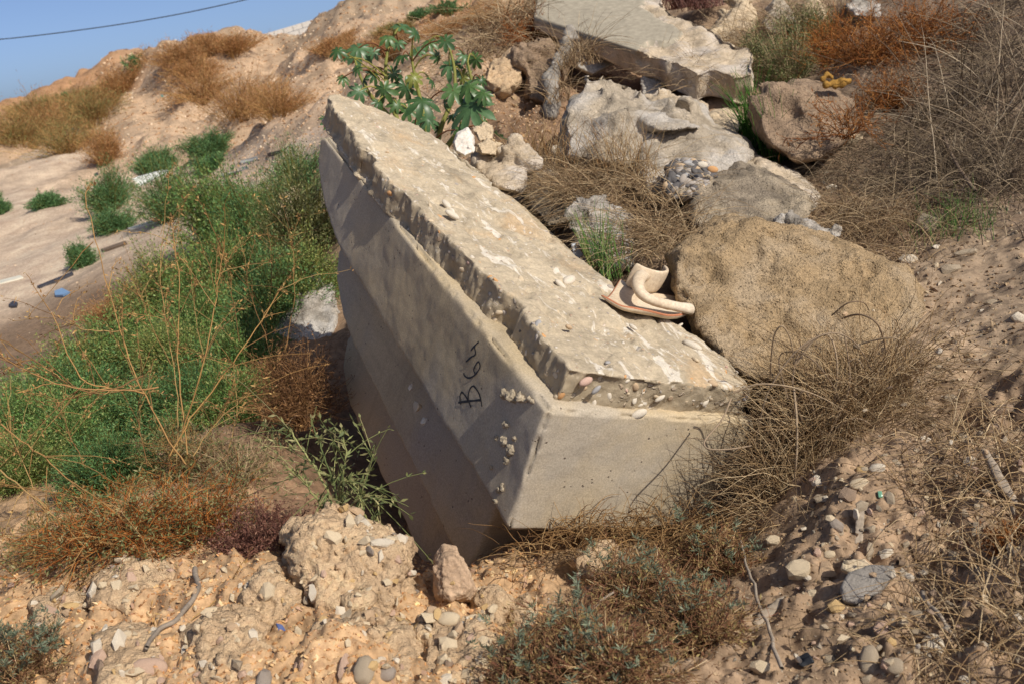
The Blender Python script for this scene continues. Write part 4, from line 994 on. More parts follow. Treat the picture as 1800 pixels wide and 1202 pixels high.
T = np.gradient(hs, axis=0); T /= np.linalg.norm(T, axis=1)[:, None]; A = np.cross(T, [0, 0, 1]); A /= np.linalg.norm(A, axis=1)[:, None]; B = np.cross(A, T)
hr = np.interp(np.arange(22), [0, 3, 12, 19, 21], [.019, .017, .0155, .015, .018])
ringv = [[hs[i] + hr[i] * (1.0 * math.cos(q) * A[i] + .8 * math.sin(q) * B[i]) for q in np.linspace(0, 2 * math.pi, 13)[:-1]] for i in range(22)]
V = np.array(ringv).reshape(-1, 3); I = np.arange(22 * 12).reshape(22, 12)
F = np.stack([I[:-1], np.roll(I[:-1], -1, 1), np.roll(I[1:], -1, 1), I[1:]], -1).reshape(-1, 4)
V = V + fbm(V, 60, 3)[:, None] * .0015
V = np.vstack([V, hs[0], hs[-1] + T[-1] * .003]); fl = [tuple(x) for x in F] + [(I[0, k], 264, I[0, (k + 1) % 12]) for k in range(12)] + [(I[-1, (k + 1) % 12], 265, I[-1, k]) for k in range(12)]
hm = mesh_from('handle', V, fl); smooth(hm); ob('handle', hm, M_POT, pot)

# ------------------------------------------------------------------ stones lying about, one by one
NAMED = [  # px, py, half width px, half height px, material, shape k, label
 (1405, 996, 27, 25, 0, 2, 'tan concrete lump with a notch, left of the grey slate'), (1452, 1000, 16, 18, 2, 3, 'small brownish stone between the notched lump and the slate'),
 (1420, 1013, 9, 9, 1, 4, 'little white stone touching the notched tan lump'), (1470, 1066, 20, 18, 5, 5, 'yellow ochre stone below the grey slate'),
 (1428, 1041, 11, 9, 0, 6, 'small pale stone left above the ochre stone'), (1550, 1101, 16, 17, 4, 0, 'pink triangular tile shard'),
 (1640, 1137, 22, 30, 1, 9, 'smooth white cobble, largest near the bottom edge'), (1528, 1154, 18, 28, 3, 7, 'speckled grey cobble beside the black plastic scrap'),
 (1573, 1167, 16, 15, 3, 8, 'grey angular stone right of the speckled cobble'), (1614, 1079, 15, 15, 3, 1, 'grey white stone above the smooth white cobble'),
 (1605, 1053, 14, 9, 0, 2, 'flat tan stone above the grey white stone'), (1627, 964, 31, 19, 2, 3, 'brown brick-like chunk with a shaded front face'),
 (1528, 962, 11, 21, 3, 4, 'upright grey shard behind the slate'), (1470, 921, 15, 14, 7, 5, 'purple grey angular stone in bare soil'),
 (1437, 842, 12, 13, 1, 6, 'white angular stone below the vine tangle'), (1515, 825, 11, 10, 5, 7, 'rounded orange pebble under the vine tangle'),
 (1543, 821, 14, 9, 1, 8, 'pale oval pebble right of the orange pebble'), (1511, 848, 16, 12, 0, 9, 'tan stone just below the orange pebble'),
 (1490, 866, 17, 15, 6, 0, 'brown lumpy stone left of the green glass chip'), (1447, 874, 19, 12, 3, 1, 'grey elongated stone below the white angular stone'),
 (1359, 947, 15, 13, 0, 2, 'tan stone at the edge of the bluish creeper'), (1720, 930, 15, 17, 3, 3, 'grey stone above the right hand twigs'),
 (1338, 1167, 22, 20, 0, 4, 'tan rock beside the long grey stick'), (1567, 1126, 10, 10, 5, 5, 'yellowish pebble below the pink shard'),
 (1437, 968, 8, 9, 4, 6, 'brick red bit above the tan lump'), (1458, 972, 11, 8, 0, 7, 'pale stone right of the brick red bit'),
 (1676, 975, 9, 10, 0, 8, 'tan pebble right of the brick-like chunk'), (1697, 1192, 11, 10, 1, 9, 'round white pebble at the bottom edge'),
 (1630, 390, 21, 21, 3, 0, 'grey white block of stone in green grass under the bank'), (1597, 455, 18, 14, 1, 1, 'whitish stone at the tail of the sandstone boulder'),
 (1697, 443, 24, 8, 3, 2, 'long flat grey stone on the bare slope'), (1668, 472, 18, 10, 3, 3, 'grey flat stone below the long flat one'),
 (1742, 530, 14, 9, 3, 4, 'dull grey stone above the pale shell'), (1790, 558, 15, 13, 1, 5, 'whitish stone at the right edge of the bare slope'),
 (1670, 698, 14, 9, 3, 6, 'grey rounded stone under thin white stalks'), (1764, 717, 18, 10, 6, 7, 'brown rounded cobble near the weathered plank'),
 (1745, 752, 16, 11, 6, 8, 'brown cobble just below the rounded one'), (1690, 770, 14, 11, 3, 9, 'greyish stone half in soil left of the plank'),
 (1535, 232, 12, 11, 7, 1, 'small blue grey stone under the orange brush'), (1500, 245, 20, 16, 0, 2, 'tan stone right below the brown boulder'), (1462, 330, 14, 8, 1, 5, 'whitish stone in the grass past the split boulder'),
 (265, 1168, 28, 18, 4, 9, 'flat purple grey cobble in pale earth'), (640, 1172, 20, 26, 3, 7, 'long grey cobble sunk in the low clod'), (605, 1165, 14, 30, 4, 1, 'pinkish narrow stone left of the long grey cobble'),
 (680, 1180, 17, 14, 7, 8, 'mauve grey stone right of the long grey cobble'), (465, 1190, 16, 22, 7, 6, 'blue grey split stone near the bottom edge'), (672, 952, 26, 12, 1, 2, 'white stone lying on the crest of the tall clod'), (705, 945, 13, 11, 1, 0, 'pointed white stone at the end of the clod crest'),
 (785, 1130, 18, 16, 0, 3, 'pale rounded stone in the clod below the upright stone'), (845, 1160, 14, 14, 0, 5, 'tan stone near the creeping plant'), (530, 1205, 22, 20, 5, 4, 'sandy lump of stone at the bottom edge'),
 (790, 1085, 20, 13, 0, 8, 'pale slanting stone leaning on the upright stone foot'), (760, 1072, 12, 12, 2, 6, 'small ochre stone left of the slanting stone'), (410, 1100, 14, 12, 2, 1, 'tan stone beside the dark root end'),
]
STB = [stone_mesh(700 + k, 3, .8 if k < 7 else .25, ((1, .85, .55), (1, .7, .6), (1, .75, .7), (1, .9, .6), (.9, .6, .8), (1, .85, .8), (1, .9, .7), (1, .8, .6), (1, .85, .7), (1, .8, .55))[k]) for k in range(10)]
nr_ = np.random.default_rng(77)
DG = None
def deep_hit(px, py):
    """first thing met by the ray: a built rock or the ground"""
    d = Vector(W(px, py, 1.0) - CAM).normalized()
    dg = None if DG else bpy.context.evaluated_depsgraph_get()
    hit, loc, nrm, _, o, _m = scene.ray_cast(DG or dg, Vector(CAM), d)
    return (np.array(loc), np.array(nrm)) if hit else (ground_hit(px, py), UP)
bpy.context.view_layer.update()
DG = bpy.context.evaluated_depsgraph_get()
_nh = [deep_hit(q[0], q[1] + q[3] * .3) for q in NAMED]
DG = None
for (px, py, a, b, m, k, lb), (p, nn) in zip(NAMED, _nh):
    z = float(depth_of(p)); s = z / FPX
    me = STB[k].copy(); me.name = 'stone'; me.materials.append(ST_MATS[m]); smooth(me, k >= 7)
    o = ob('stone', me, None, None, lb, 'stone')
    view = (CAM - p); view /= np.linalg.norm(view)
    zax = view * .75 + UP * .5
    # long axis across the picture
    rt = RC[:, 0] if a >= b else RC[:, 1]
    zax /= np.linalg.norm(zax); x = rt - zax * (rt @ zax); x /= np.linalg.norm(x); y = np.cross(zax, x)
    l1, l2 = max(a, b) * s * 1.08, min(a, b) * s * 1.2
    Mx = np.stack([x * l1, y * l2, zax * min(l1, l2) * .9], 1)
    q = p + UP * l2 * .12
    o.matrix_world = Matrix([[*Mx[i], q[i]] for i in range(3)] + [[0, 0, 0, 1]])
# grey slate slab with the rough stone on it
def flat_piece(name, pix, thick, mat, label, cat, lift=.01, seed=1, zoff=0.0, vox=None, amp=.002, parent=None, face=.7):
    P = []
    c = np.mean(pix, 0); p0, _ = deep_hit(*c); z0 = float(depth_of(p0)) + zoff
    view = CAM - p0; view /= np.linalg.norm(view); nn = view * face + UP * (1 - face); nn /= np.linalg.norm(nn)
    for px, py in pix:
        d = W(px, py, 1.0) - CAM; P.append(CAM + d * (((p0 + nn * lift - CAM) @ nn) / (d @ nn)))
    P = np.array(P); b = P.mean(0)
    me = hull_from([np.vstack([P - b, P - b - nn * thick])]); ext = np.ptp(P, axis=0).max()
    me = remeshed(me, vox or max(ext / 40, thick / 5)); v = verts_of(me); v = laplace(me, v, 1); put_verts(me, v); q = normals_of(me)
    v = v + q * (fbm(v + seed, 14, 4) * amp)[:, None]; put_verts(me, v); smooth(me)
    o = ob(name, me, mat, parent, label, cat, kind='thing' if cat else None); o.location = b; return o
flat_piece('slate_slab', [(1476, 1030), (1482, 1055), (1505, 1060), (1545, 1040), (1574, 1008), (1572, 992), (1530, 990), (1490, 1005)], .02, mat_stone('grey_slate', (.265, .24, .21), .7, 1.25, 14, .8, .006), 'flat grey slate slab with a tan stone resting on it', 'stone', .03)
flat_piece('stone', [(1476, 998), (1482, 982), (1520, 980), (1535, 995), (1528, 1010), (1500, 1010)], .02, ST_MATS[0], 'rough tan stone resting on the grey slate slab', 'stone', .022, 3)
M_WOOD = mat_stone('weathered_grey_wood', (.33, .27, .205), .6, 1.3, 10, .5, .004)
M_DKWOOD = mat_stone('dark_wood', (.16, .115, .08), .6, 1.4, 12, .6, .004)
flat_piece('plank', [(1722, 785), (1738, 790), (1800, 893), (1790, 900), (1755, 855)], .02, M_WOOD, 'grey weathered plank end among dry grass at the edge', 'plank', .05, 5)
flat_piece('wood_stake', [(1506, 886), (1519, 884), (1519, 950), (1508, 955), (1500, 958)], .015, M_WOOD, 'short brown wooden stake flat in the soil above the slate', 'stake', .012, 6)
flat_piece('driftwood', [(1322, 1092), (1335, 1072), (1362, 1058), (1385, 1040), (1378, 1062), (1350, 1090), (1330, 1106)], .03, M_WOOD, 'bleached splintered wood chunk by the creeping plant', 'wood', .02, 7, amp=.006)
flat_piece('plastic_scrap', [(1398, 1152), (1420, 1145), (1430, 1162), (1412, 1172), (1400, 1165)], .006, mat_plain('black_plastic', (.02, .022, .026), .35, .3), 'crumpled black plastic scrap in the soil', 'plastic', .012, 8, amp=.01)
flat_piece('glass_chip', [(1542, 862), (1550, 862), (1552, 873), (1544, 874)], .006, mat_plain('green_glass_chip', (.16, .36, .24), .2, .1, .6), 'small green glass chip in the gravel', 'glass', .008, 9, amp=.0005)
flat_piece('plastic_scrap', [(484, 1093), (497, 1097), (503, 1108), (490, 1108)], .004, mat_plain('blue_plastic', (.07, .10, .24), .4, .2), 'blue plastic bit wedged in the crumbly clod', 'plastic', .006, 10, amp=.004)
flat_piece('plastic_scrap', [(780, 985), (788, 980), (790, 1005), (784, 1020), (778, 1012)], .004, mat_plain('black_scrap', (.02, .03, .04), .35, .2), 'dark plastic strip stuck to the upright pinkish stone', 'plastic', .006, 11, amp=.004, zoff=-.05)
rock('upright_stone', [(763, 980), (778, 956), (800, 960), (822, 990), (840, 1035), (830, 1060), (790, 1070), (764, 1055)], 1.83, 1.87, .12, M_REDSTONE, 'upright pinkish stone standing under the block corner', 'stone', amp=.8, seed=60)
# root curving through the pale earth
def tube(name, pix, r, mat, label=None, cat=None, parent=None, lift=0.0, r1=None, group=None, wob=0.0):
    P = []
    for q in pix:
        if len(q) == 3: P.append(W(*q))
        else: P.append(deep_hit(*q)[0] + UP * lift)
    P = np.array(P); n = (len(P) - 1) * 6 + 1; ts = np.linspace(0, len(P) - 1, n)
    C_ = np.stack([np.interp(ts, range(len(P)), P[:, k]) for k in range(3)], -1)
    for _ in range(6): C_[1:-1] = (C_[:-2] + 2 * C_[1:-1] + C_[2:]) / 4
    if wob: C_ = C_ + np.stack([fbm(C_ * 1.0 + 9 * k, 9, 2) for k in range(3)], -1) * wob
    m = Mass(); m.strands(C_, r, r if r1 is None else r1, (.5, .5, .5), 7)
    b = C_[0]
    me_o = m.build(name, mat, parent, origin=b, label=label, cat=cat, group=group); me_o.location = b
    return me_o
tube('root', [(345, 1005), (350, 1040), (340, 1070), (315, 1092), (285, 1110), (268, 1130), (260, 1150)], .0055, mat_stone('grey_root', (.25, .205, .16), .6, 1.3, 18, .5, .004), 'dark grey root curving through the pale earth', 'root', lift=.009, r1=.004, wob=.012)
tube('stick', [(1300, 975), (1318, 1030), (1345, 1110), (1378, 1205)], .0024, M_WOOD, 'long straight grey stick beside the creeping plant', 'stick', lift=.03, r1=.0032, wob=.012)
tube('stick', [(1578, 998), (1620, 1005), (1660, 1030), (1692, 1058)], .005, M_DKWOOD, 'bent dark stick right of the slate', 'stick', lift=.01, r1=.002, wob=.015)
tube('stick', [(1622, 1062), (1645, 1095), (1678, 1145)], .0045, M_WOOD, 'short grey stick above the smooth white cobble', 'stick', lift=.02, r1=.002, wob=.015)
tube('stick', [(1660, 272), (1680, 320), (1715, 372)], .006, M_DKWOOD, 'thin dark stick leaning in the shaded grass bank', 'stick', lift=.06)
tube('stick', [(1040, 1125), (1065, 1102), (1085, 1085)], .004, M_WOOD, 'broken pinkish stick lying in the creeping plant', 'stick', lift=.05, r1=.002, wob=.01)
# yellow foam roll by the brown boulder, white plastic behind the block, shell rings, torn sack
M_FOAM = mat_stone('yellow_foam', (.33, .18, .04), .65, 1.25, 18, .8, .008)
fm = empty('foam_roll', W(1465, 150, 3.75), 'twisted yellow foam piece lying behind the brown boulder', 'foam')
blob('roll', [W(a, b, 3.72) - np.array(fm.location) for a, b in ((1452, 152), (1466, 149), (1480, 146), (1492, 143))], [.016, .019, .018, .014], 4, M_FOAM, fm, .008, .02, 22)
blob('curl', [W(a, b, 3.85) - np.array(fm.location) for a, b in ((1447, 140), (1454, 131), (1462, 136))], [.013, .013, .011], 5, M_FOAM, fm, .008, .02, 22)
flat_piece('plastic_sheet', [(1003, 428), (1025, 424), (1040, 440), (1044, 465), (1025, 470), (1008, 450)], .01, mat_plain('white_plastic', (.55, .57, .6), .4, .06), 'white plastic piece stuck between block and grey rock', 'plastic', .0, 12, zoff=.0, amp=.002)
sk = empty('torn_sack', W(980, 130, 4.7), 'grey torn sack cloth hanging beside the earth buttress', 'sack')
blob('cloth', [W(a, b, z) - np.array(sk.location) for a, b, z in ((1003, 62, 4.95), (998, 80, 4.9), (990, 98, 4.85), (980, 112, 4.8), (972, 125, 4.76), (968, 142, 4.74), (970, 160, 4.72), (972, 178, 4.7), (968, 195, 4.7))], [(.035, .03, .05)] * 9, 6, mat_stone('grey_sacking', (.26, .235, .2), .7, 1.25, 14, .5, .006), sk, .012, .04, 12)
# ------------------------------------------------------------------ green shrubs on the bank and out on the flat
BANK = [(400,430,75,95,'above the sand edge beside the far shrub'),(470,450,75,95,'next to the pale half buried rock'),(545,470,70,130,'touching the far left side of the block'),(310,545,75,80,'at the upper edge of the green bank'),(395,560,80,95,'in the middle of the green bank'),(485,570,80,95,'behind the grey white rock'),
        (235,640,80,75,'beside the round rusty brush'),(335,660,85,85,'behind the tall orange stalks'),(430,670,75,85,'just left of the brown brush'),(150,720,85,70,'near the wet sand edge'),(60,770,85,75,'at the left picture edge, upper'),(30,850,80,75,'at the left picture edge, lower'),(130,810,85,70,'in front of the leftmost bank shrubs'),(250,760,85,70,'behind the fallen weed stems'),(355,610,80,80,'under the crossing orange stalks'),(180,670,80,70,'below the round rusty brush'),(90,720,80,60,'at the wet sand edge farther left'),(330,740,85,80,'in the lower middle of the bank'),(180,770,85,70,'behind the thin straw bush'),(540,540,60,90,'squeezed between grey white rock and block'),(440,530,80,90,'in the thick of the bank near the block'),(200,850,90,70,'lowest on the bank beside the orange brown bush'),(420,740,70,80,'beside the seedy brown weed clump')]
for i, (px, py, a, b, w) in enumerate(BANK):
    shrub('green_shrub', px, py, a * 1.3, b * 1.15, ['green', 'green2', 'green', 'green3'][i % 4] if i != 2 else 'drygreen', 'bright green low shrub ' + w, group='green shrubs covering the bank', sprigs=600, per=28, leaf=(5.2, 1.9), stem='olive', fuzz=.06)
FAR = [(195,372,48,62,'feather','dark green shrub left of the white panel'),(200,408,42,36,'feather','small green shrub just below the dark one on sand'),(305,382,78,95,'feather','wide green shrub under the white panel'),(370,272,44,34,'feather','round green shrub highest on the sandy slope'),(278,302,34,34,'feather','small green shrub behind the white panel'),
       (84,366,28,22,'feather','little grey green tuft alone on the pale sand'),(148,468,24,36,'feather','small upright green tuft on the near sand'),(-2,378,22,32,'feather','green tuft cut by the picture edge'),(525,345,65,80,'feather','dark green shrub behind the far corner of the block'),(440,395,70,60,'green','green shrub between sand and the pale rock'),(372,300,30,26,'feather','small green shrub right of the white panel')]
for px, py, a, b, pal, lb in FAR:
    shrub('green_shrub', px, py, a, b, pal, lb, group='shrubs standing on the sand', sprigs=320, per=30, leaf=(4.6, 1.2), stem='olive', fuzz=.075)
BRUSH = [(360,185,55,48,'brush','orange dry brush on the slope, left end of the wide patch'),(425,205,70,62,'brush','orange dry brush in the middle of the wide patch'),(490,200,60,45,'brush','orange dry brush at the low end of the wide patch'),(345,140,40,30,'brush','thin orange brush above the wide patch'),(320,112,38,26,'brush','orange brush on the left of the mound crest'),(365,92,38,24,'brush','orange brush on top of the mound crest'),(410,90,36,24,'brush','orange brush right on the mound crest'),
         (190,285,28,50,'brush','rusty upright bush at the foot of the mound'),(30,252,60,50,'olivebrush','olive brown brush at the left picture edge on the far mound'),(95,235,60,50,'brush','orange brown brush in the middle of the far mound'),(120,268,55,50,'olivebrush','dark olive brush at the foot of the far mound'),(165,215,50,48,'olivebrush','olive brush high on the far mound'),(215,165,42,36,'brush','brown brush beside the small tree'),(60,205,50,25,'olivebrush','dark brush on the far skyline'),(150,180,40,20,'olivebrush','low brush on the far skyline near the tree'),
         (585,92,32,18,'brush','orange brush patch right of the white wall'),(640,95,50,22,'brush','orange brush below the rubble crest'),(700,85,50,20,'brush','rusty brush behind the castor leaves'),(790,60,60,22,'brush','orange brush band up the far slope'),(860,40,50,24,'brush','orange brush near the slab corner'),(700,60,40,14,'olivebrush','olive brush along the rubble crest'),
         (195,565,45,40,'brush','round rusty brush at the sand edge of the green bank')]
for px, py, a, b, pal, lb in BRUSH:
    shrub('dry_brush', px, py, a * 1.35, b * 1.1, pal, lb, 'brush', group='dry brush on the far slopes', sprigs=260, per=26, leaf=(5.0, .7), stem='weed', fuzz=.11, flat=.8)
for px, py, a, b, lb in ((735,34,26,14,'grey green bush on the far crest, left of two'), (785,22,32,16,'grey green bush on the far crest, right of two')):
    shrub('green_shrub', px, py, a, b, 'feather', lb, group='bushes on the far crest', sprigs=160, per=26, leaf=(4, 1.4))
# small tree and skyline bushes
def small_tree(px, py, wpx, hpx, label):
    g = ground_hit(px, py); k = float(depth_of(g)) / FPX
    r = empty('small_tree', g, label, 'tree'); m = Mass()
    tips, dirs = twigs(m, (0, 0, 0), 14, wpx * k, hpx * k, 'drygreen', r=.9 * k, kids=6, wob=.03)
    m.build('trunk', M_TWIG, r); l = Mass(); sel = tips[:, 2] > hpx * k * .3
    leaf_on(l, tips[sel], dirs[sel], 900, 4.5 * k, 1.5 * k, 'feather', 1.5 * k); l.build('crown', M_LEAF, r)
small_tree(240, 128, 20, 38, 'small sparse tree standing against the sky')
small_tree(118, 182, 14, 22, 'thin bush poking above the far skyline')

# ------------------------------------------------------------------ castor plant behind the block
def castor_leaf(seed, lobes):
    r = np.random.default_rng(seed); V, F = [(0, 0, 0)], []
    span = math.radians(310); a0 = math.pi / 2 - span / 2
    L = [(.62 + .38 * math.sin(math.pi * (k + .5) / lobes)) * r.uniform(.9, 1.08) for k in range(lobes)]
    st = span / (lobes - 1)
    for k in range(lobes):
        a = a0 + st * k
        for side in (-1, 1): pass
        pts = [(a - st * .5, .36 if k else .14), (a - st * .43, L[k] * .58), (a - st * .30, L[k] * .8), (a, L[k]), (a + st * .30, L[k] * .8), (a + st * .43, L[k] * .58), (a + st * .5, .36 if k < lobes - 1 else .14)]
        mid = [(a, L[k] * .5), (a, L[k] * .78)]
        b = len(V)
        for q, rr in pts:
            dz = -(.2 + .5 * (seed * .37 % 1)) * (rr ** 2) + .12 * math.sin(q * 2 + seed) * rr ** 2 + (.03 if abs(q - a) > .01 else -.02)
            V.append((math.cos(q) * rr, math.sin(q) * rr, dz))
        for q, rr in mid: V.append((math.cos(q) * rr, math.sin(q) * rr, -(.2 + .5 * (seed * .37 % 1)) * rr ** 2 + .12 * math.sin(q * 2 + seed) * rr ** 2 - .03))
        F += [(0, b, b + 1, b + 7), (0, b + 7, b + 5, b + 6), (b + 1, b + 2, b + 8, b + 7), (b + 7, b + 8, b + 4, b + 5), (b + 2, b + 3, b + 8), (b + 8, b + 3, b + 4)]
    me = mesh_from('leaf', V, F); smooth(me); return me
def mat_castor(name, base, vein):
    t = NT(name); co = t.coord()
    c = t.ramp(t.noise(co, 5, 4), [(.3, mul(base, .75)), (.7, mul(base, 1.25))])
    g = t.n('ShaderNodeTexCoord'); sx = t.n('ShaderNodeSeparateXYZ'); t.l(g.outputs['Object'], sx.inputs[0])
    ang = t.math('ARCTAN2', sx.outputs[0], sx.outputs[1])
    wv = t.math('ABSOLUTE', t.math('SINE', t.math('MULTIPLY', ang, 4.65)))
    c = t.mix(t.ramp(wv, [(.0, .6), (.10, 0.0)]), c, vein)
    t.color(c); t.b.inputs['Roughness'].default_value = .38; t.b.inputs['Specular IOR Level'].default_value = .5
    tr = t.n('ShaderNodeBsdfTranslucent'); t.l(c, tr.inputs[0]); mx = t.n('ShaderNodeMixShader'); mx.inputs[0].default_value = .22
    t.l(t.b.outputs[0], mx.inputs[1]); t.l(tr.outputs[0], mx.inputs[2]); t.l(mx.outputs[0], t.t.nodes['Material Output'].inputs[0])
    return t.m
CM = [mat_castor('castor_leaf', (.08, .155, .045), (.17, .25, .09)), mat_castor('castor_leaf_dark', (.05, .11, .034), (.10, .17, .06)), mat_castor('castor_leaf_yellow', (.22, .24, .05), (.3, .3, .1)), mat_castor('castor_leaf_bluish', (.085, .17, .068), (.17, .25, .11))]
CL = {}
def cleaf(k, m):
    if (k, m) not in CL:
        me = castor_leaf(40 + k, 8 + k % 2); me.materials.append(CM[m]); CL[(k, m)] = me
    return CL[(k, m)]
castor = empty('castor_plant', W(760, 265, 4.35), 'castor oil plant with big star-shaped leaves behind the block', 'plant')
CO = np.array(castor.location)
stems = [[(735, 275), (700, 220), (680, 160), (676, 120), (683, 78), (700, 50)], [(765, 275), (775, 220), (800, 170), (800, 120), (788, 78)], [(740, 270), (690, 210), (650, 170), (628, 125), (622, 95)], [(775, 272), (815, 220), (835, 170), (822, 110)], [(755, 272), (745, 200), (730, 140), (722, 95)]]
cs = []
for st in stems:
    zz = 4.35 + rng.normal() * .1
    P = np.array([W(a, b, zz + .03 * k) for k, (a, b) in enumerate(st)]) - CO
    n = 20; ts = np.linspace(0, len(P) - 1, n); C_ = np.stack([np.interp(ts, range(len(P)), P[:, k]) for k in range(3)], -1)
    for _ in range(4): C_[1:-1] = (C_[:-2] + 2 * C_[1:-1] + C_[2:]) / 4
    m = Mass(); m.strands(C_, .013, .005, rgb('8a8a45'), 6); m.build('stem', M_LEAF, castor); cs.append(C_)
cs = np.vstack(cs)
LV = [(630,85,25,3),(607,103,13,1),(594,90,14,1),(602,137,17,1),(632,160,22,1),(628,120,14,0),(657,92,16,3),(657,130,16,1),(675,157,20,0),(682,66,20,0),(705,47,19,3),(730,60,18,1),(708,98,20,1),(733,92,22,3),(754,74,20,0),(783,72,20,1),(713,152,22,3),(727,137,15,2),(742,178,28,1),(757,140,18,1),(790,116,25,3),(817,97,18,1),(836,104,18,0),(813,137,14,2),(797,160,30,0),(829,187,42,3),(824,152,26,0),(780,182,18,1),(717,193,20,0),(697,183,19,0),(753,210,20,1),(797,205,16,1),(851,165,20,1),(874,238,18,1),(574,213,18,1),(563,268,13,1),(640,140,14,1),(690,130,14,1),(770,100,15,1),(845,140,15,1),(735,215,16,1),(665,180,16,1),(812,230,16,1),(770,225,16,1),(850,215,18,1),(700,75,14,1)]
for k, (px, py, rr, m) in enumerate(LV):
    z = 4.3 + rng.normal() * .13 - (.12 if rr > 24 else 0)
    if px < 580: z = 4.0
    p = W(px, py, z); s = rr * z / FPX * 1.17
    view = (CAM - p) / np.linalg.norm(CAM - p)
    nn = view * .75 + UP * .55 + rng.normal(size=3) * (.22 if rr > 18 else .5); nn /= np.linalg.norm(nn)
    if m == 1: m = [1, 1, 0, 3][rng.integers(4)]
    x, y, zz = orient(nn, 0)
    # tip hangs down the picture, turned at random
    dn = -UP + rng.normal(size=3) * .55; yv = dn - nn * (dn @ nn); yv /= np.linalg.norm(yv); xv = np.cross(yv, nn)
    q = p - CO
    s *= rng.uniform(.8, 1.2); o = ob('leaf', cleaf(k % 9, m), None, castor)
    o.matrix_local = Matrix([[xv[i] * s, yv[i] * s, nn[i] * s, q[i]] for i in range(3)] + [[0, 0, 0, 1]])
    d = ((cs - q) ** 2).sum(1) + np.where(cs[:, 2] > q[2] + .05, .3, 0); j = cs[np.argmin(d)]
    t = np.linspace(0, 1, 6)[:, None]
    pm = Mass(); pm.strands(j * (1 - t) + q * t + UP * .03 * np.sin(t * math.pi), .004, .0025, rgb('a09a50') if k % 3 else rgb('8a5a3a'), 4); pm.build('petiole', M_LEAF, castor)

# ------------------------------------------------------------------ dry weeds on the left bank
def weed_poly(m, pix, r0, r1, pal, jitter=.006):
    P = np.array([W(*q) for q in pix]); n = (len(P) - 1) * 5 + 1; ts = np.linspace(0, len(P) - 1, n)
    C_ = np.stack([np.interp(ts, range(len(P)), P[:, k]) for k in range(3)], -1)
    for _ in range(3): C_[1:-1] = (C_[:-2] + 2 * C_[1:-1] + C_[2:]) / 4
    C_ += rng.normal(size=C_.shape) * jitter * .25
    m.strands(C_, r0, r1, pick(pal, 1), 5); return C_
def weed(label, main, r0, n_side, pal='weed', seedpal='weed', side_len=.22, seeds=240):
    """tall dry stalks: main stems through measured places, side twigs and little seed husks"""
    root = empty('dry_weed', W(*main[0][0]), label, 'weed', 'tall dry weed stalks on the left bank'); O = np.array(root.location)
    m, l = Mass(), Mass(); tips, dirs = [], []
    for st in main:
        C_ = weed_poly(m, st, r0 * .75, r0 * .35, pal)
        N = n_side; j = rng.integers(len(C_) // 3, len(C_), size=N); dd = np.gradient(C_, axis=0)[j]; dd /= np.linalg.norm(dd, axis=1)[:, None]
        dv = dd + rng.normal(size=(N, 3)) * .6; dv /= np.linalg.norm(dv, axis=1)[:, None]
        L = side_len * (.25 + .9 * rng.random(N)); t = np.linspace(0, 1, 6)
        Q = C_[j][:, None] + dv[:, None] * (L[:, None] * t)[..., None] - UP * (L[:, None] * t ** 2 * .18)[..., None]
        Q += np.cumsum(rng.normal(size=Q.shape) * .018, 1) * L[:, None, None]
        m.strands(Q, r0 * .45, r0 * .2, pick(pal, N)); tips.append(Q[:, 2:].reshape(-1, 3)); dirs.append(np.gradient(Q, axis=1)[:, 2:].reshape(-1, 3))
    leaf_on(l, np.vstack(tips), np.vstack(dirs), seeds, .012, .0035, seedpal, .003, 1.0)
    m.build('stalk', M_STRAW, root, origin=O, kind='stuff' if len(main) > 3 else None); l.build('seed_husk', M_STRAW, root, origin=O, kind='stuff')
weed('tallest orange weed stalk leaning left over the green shrubs', [[(330,820,2.45),(300,780,2.45),(245,680,2.46),(205,560,2.5),(172,440,2.52),(150,345,2.55)],[(255,690,2.45),(210,683,2.4),(140,675,2.35),(92,548+0,2.4)]], .0032, 8)
weed('orange weed stalk leaning right toward the block', [[(300,800,2.5),(330,740,2.5),(400,650,2.5),(450,580,2.5),(500,498,2.52)],[(320,760,2.5),(360,640,2.45),(380,520,2.5),(395,420,2.5)]], .003, 10)
weed('long pale weed stem reaching to the left picture edge', [[(280,680,2.4),(220,688,2.35),(110,680,2.3),(40,650,2.3),(0,622,2.3)],[(250,660,2.4),(160,700,2.35),(70,640,2.3),(0,595,2.3)]], .0028, 8)
weed('bowed yellow weed stem arching over the green shrubs', [[(220,582,2.6),(160,582,2.6),(120,570,2.6),(92,550,2.6)],[(330,800,2.5),(310,620,2.6),(318,500,2.6),(300,390,2.7)]], .0025, 8)
weed('thin weed stalk between the two tall leaning stalks', [[(310,820,2.6),(315,700,2.65),(290,560,2.7),(280,470,2.7),(290,380,2.7)]], .002, 10)
weed('slender weed stalk beside the far corner of the block', [[(500,620,3.2),(520,520,3.2),(515,440,3.2),(505,400,3.2)],[(470,600,3.2),(440,520,3.2),(430,470,3.2)]], .002, 12)
weed('grey weed stems lying across the lower left brush', [[(0,745,2.3),(60,790,2.25),(130,850,2.2),(210,900,2.1)],[(0,825,2.2),(70,880,2.15),(150,960,2.05)],[(160,1112,1.85),(240,1130,1.8),(330,1100,1.8),(420,1020,1.9)]], .0026, 8)
weed('flat weed stems reaching left above the pale earth', [[(330,985,2.1),(250,965,2.1),(130,945,2.15),(20,930,2.2)],[(300,930,2.2),(180,880,2.2),(60,860,2.3),(0,850,2.3)]], .0022, 14)

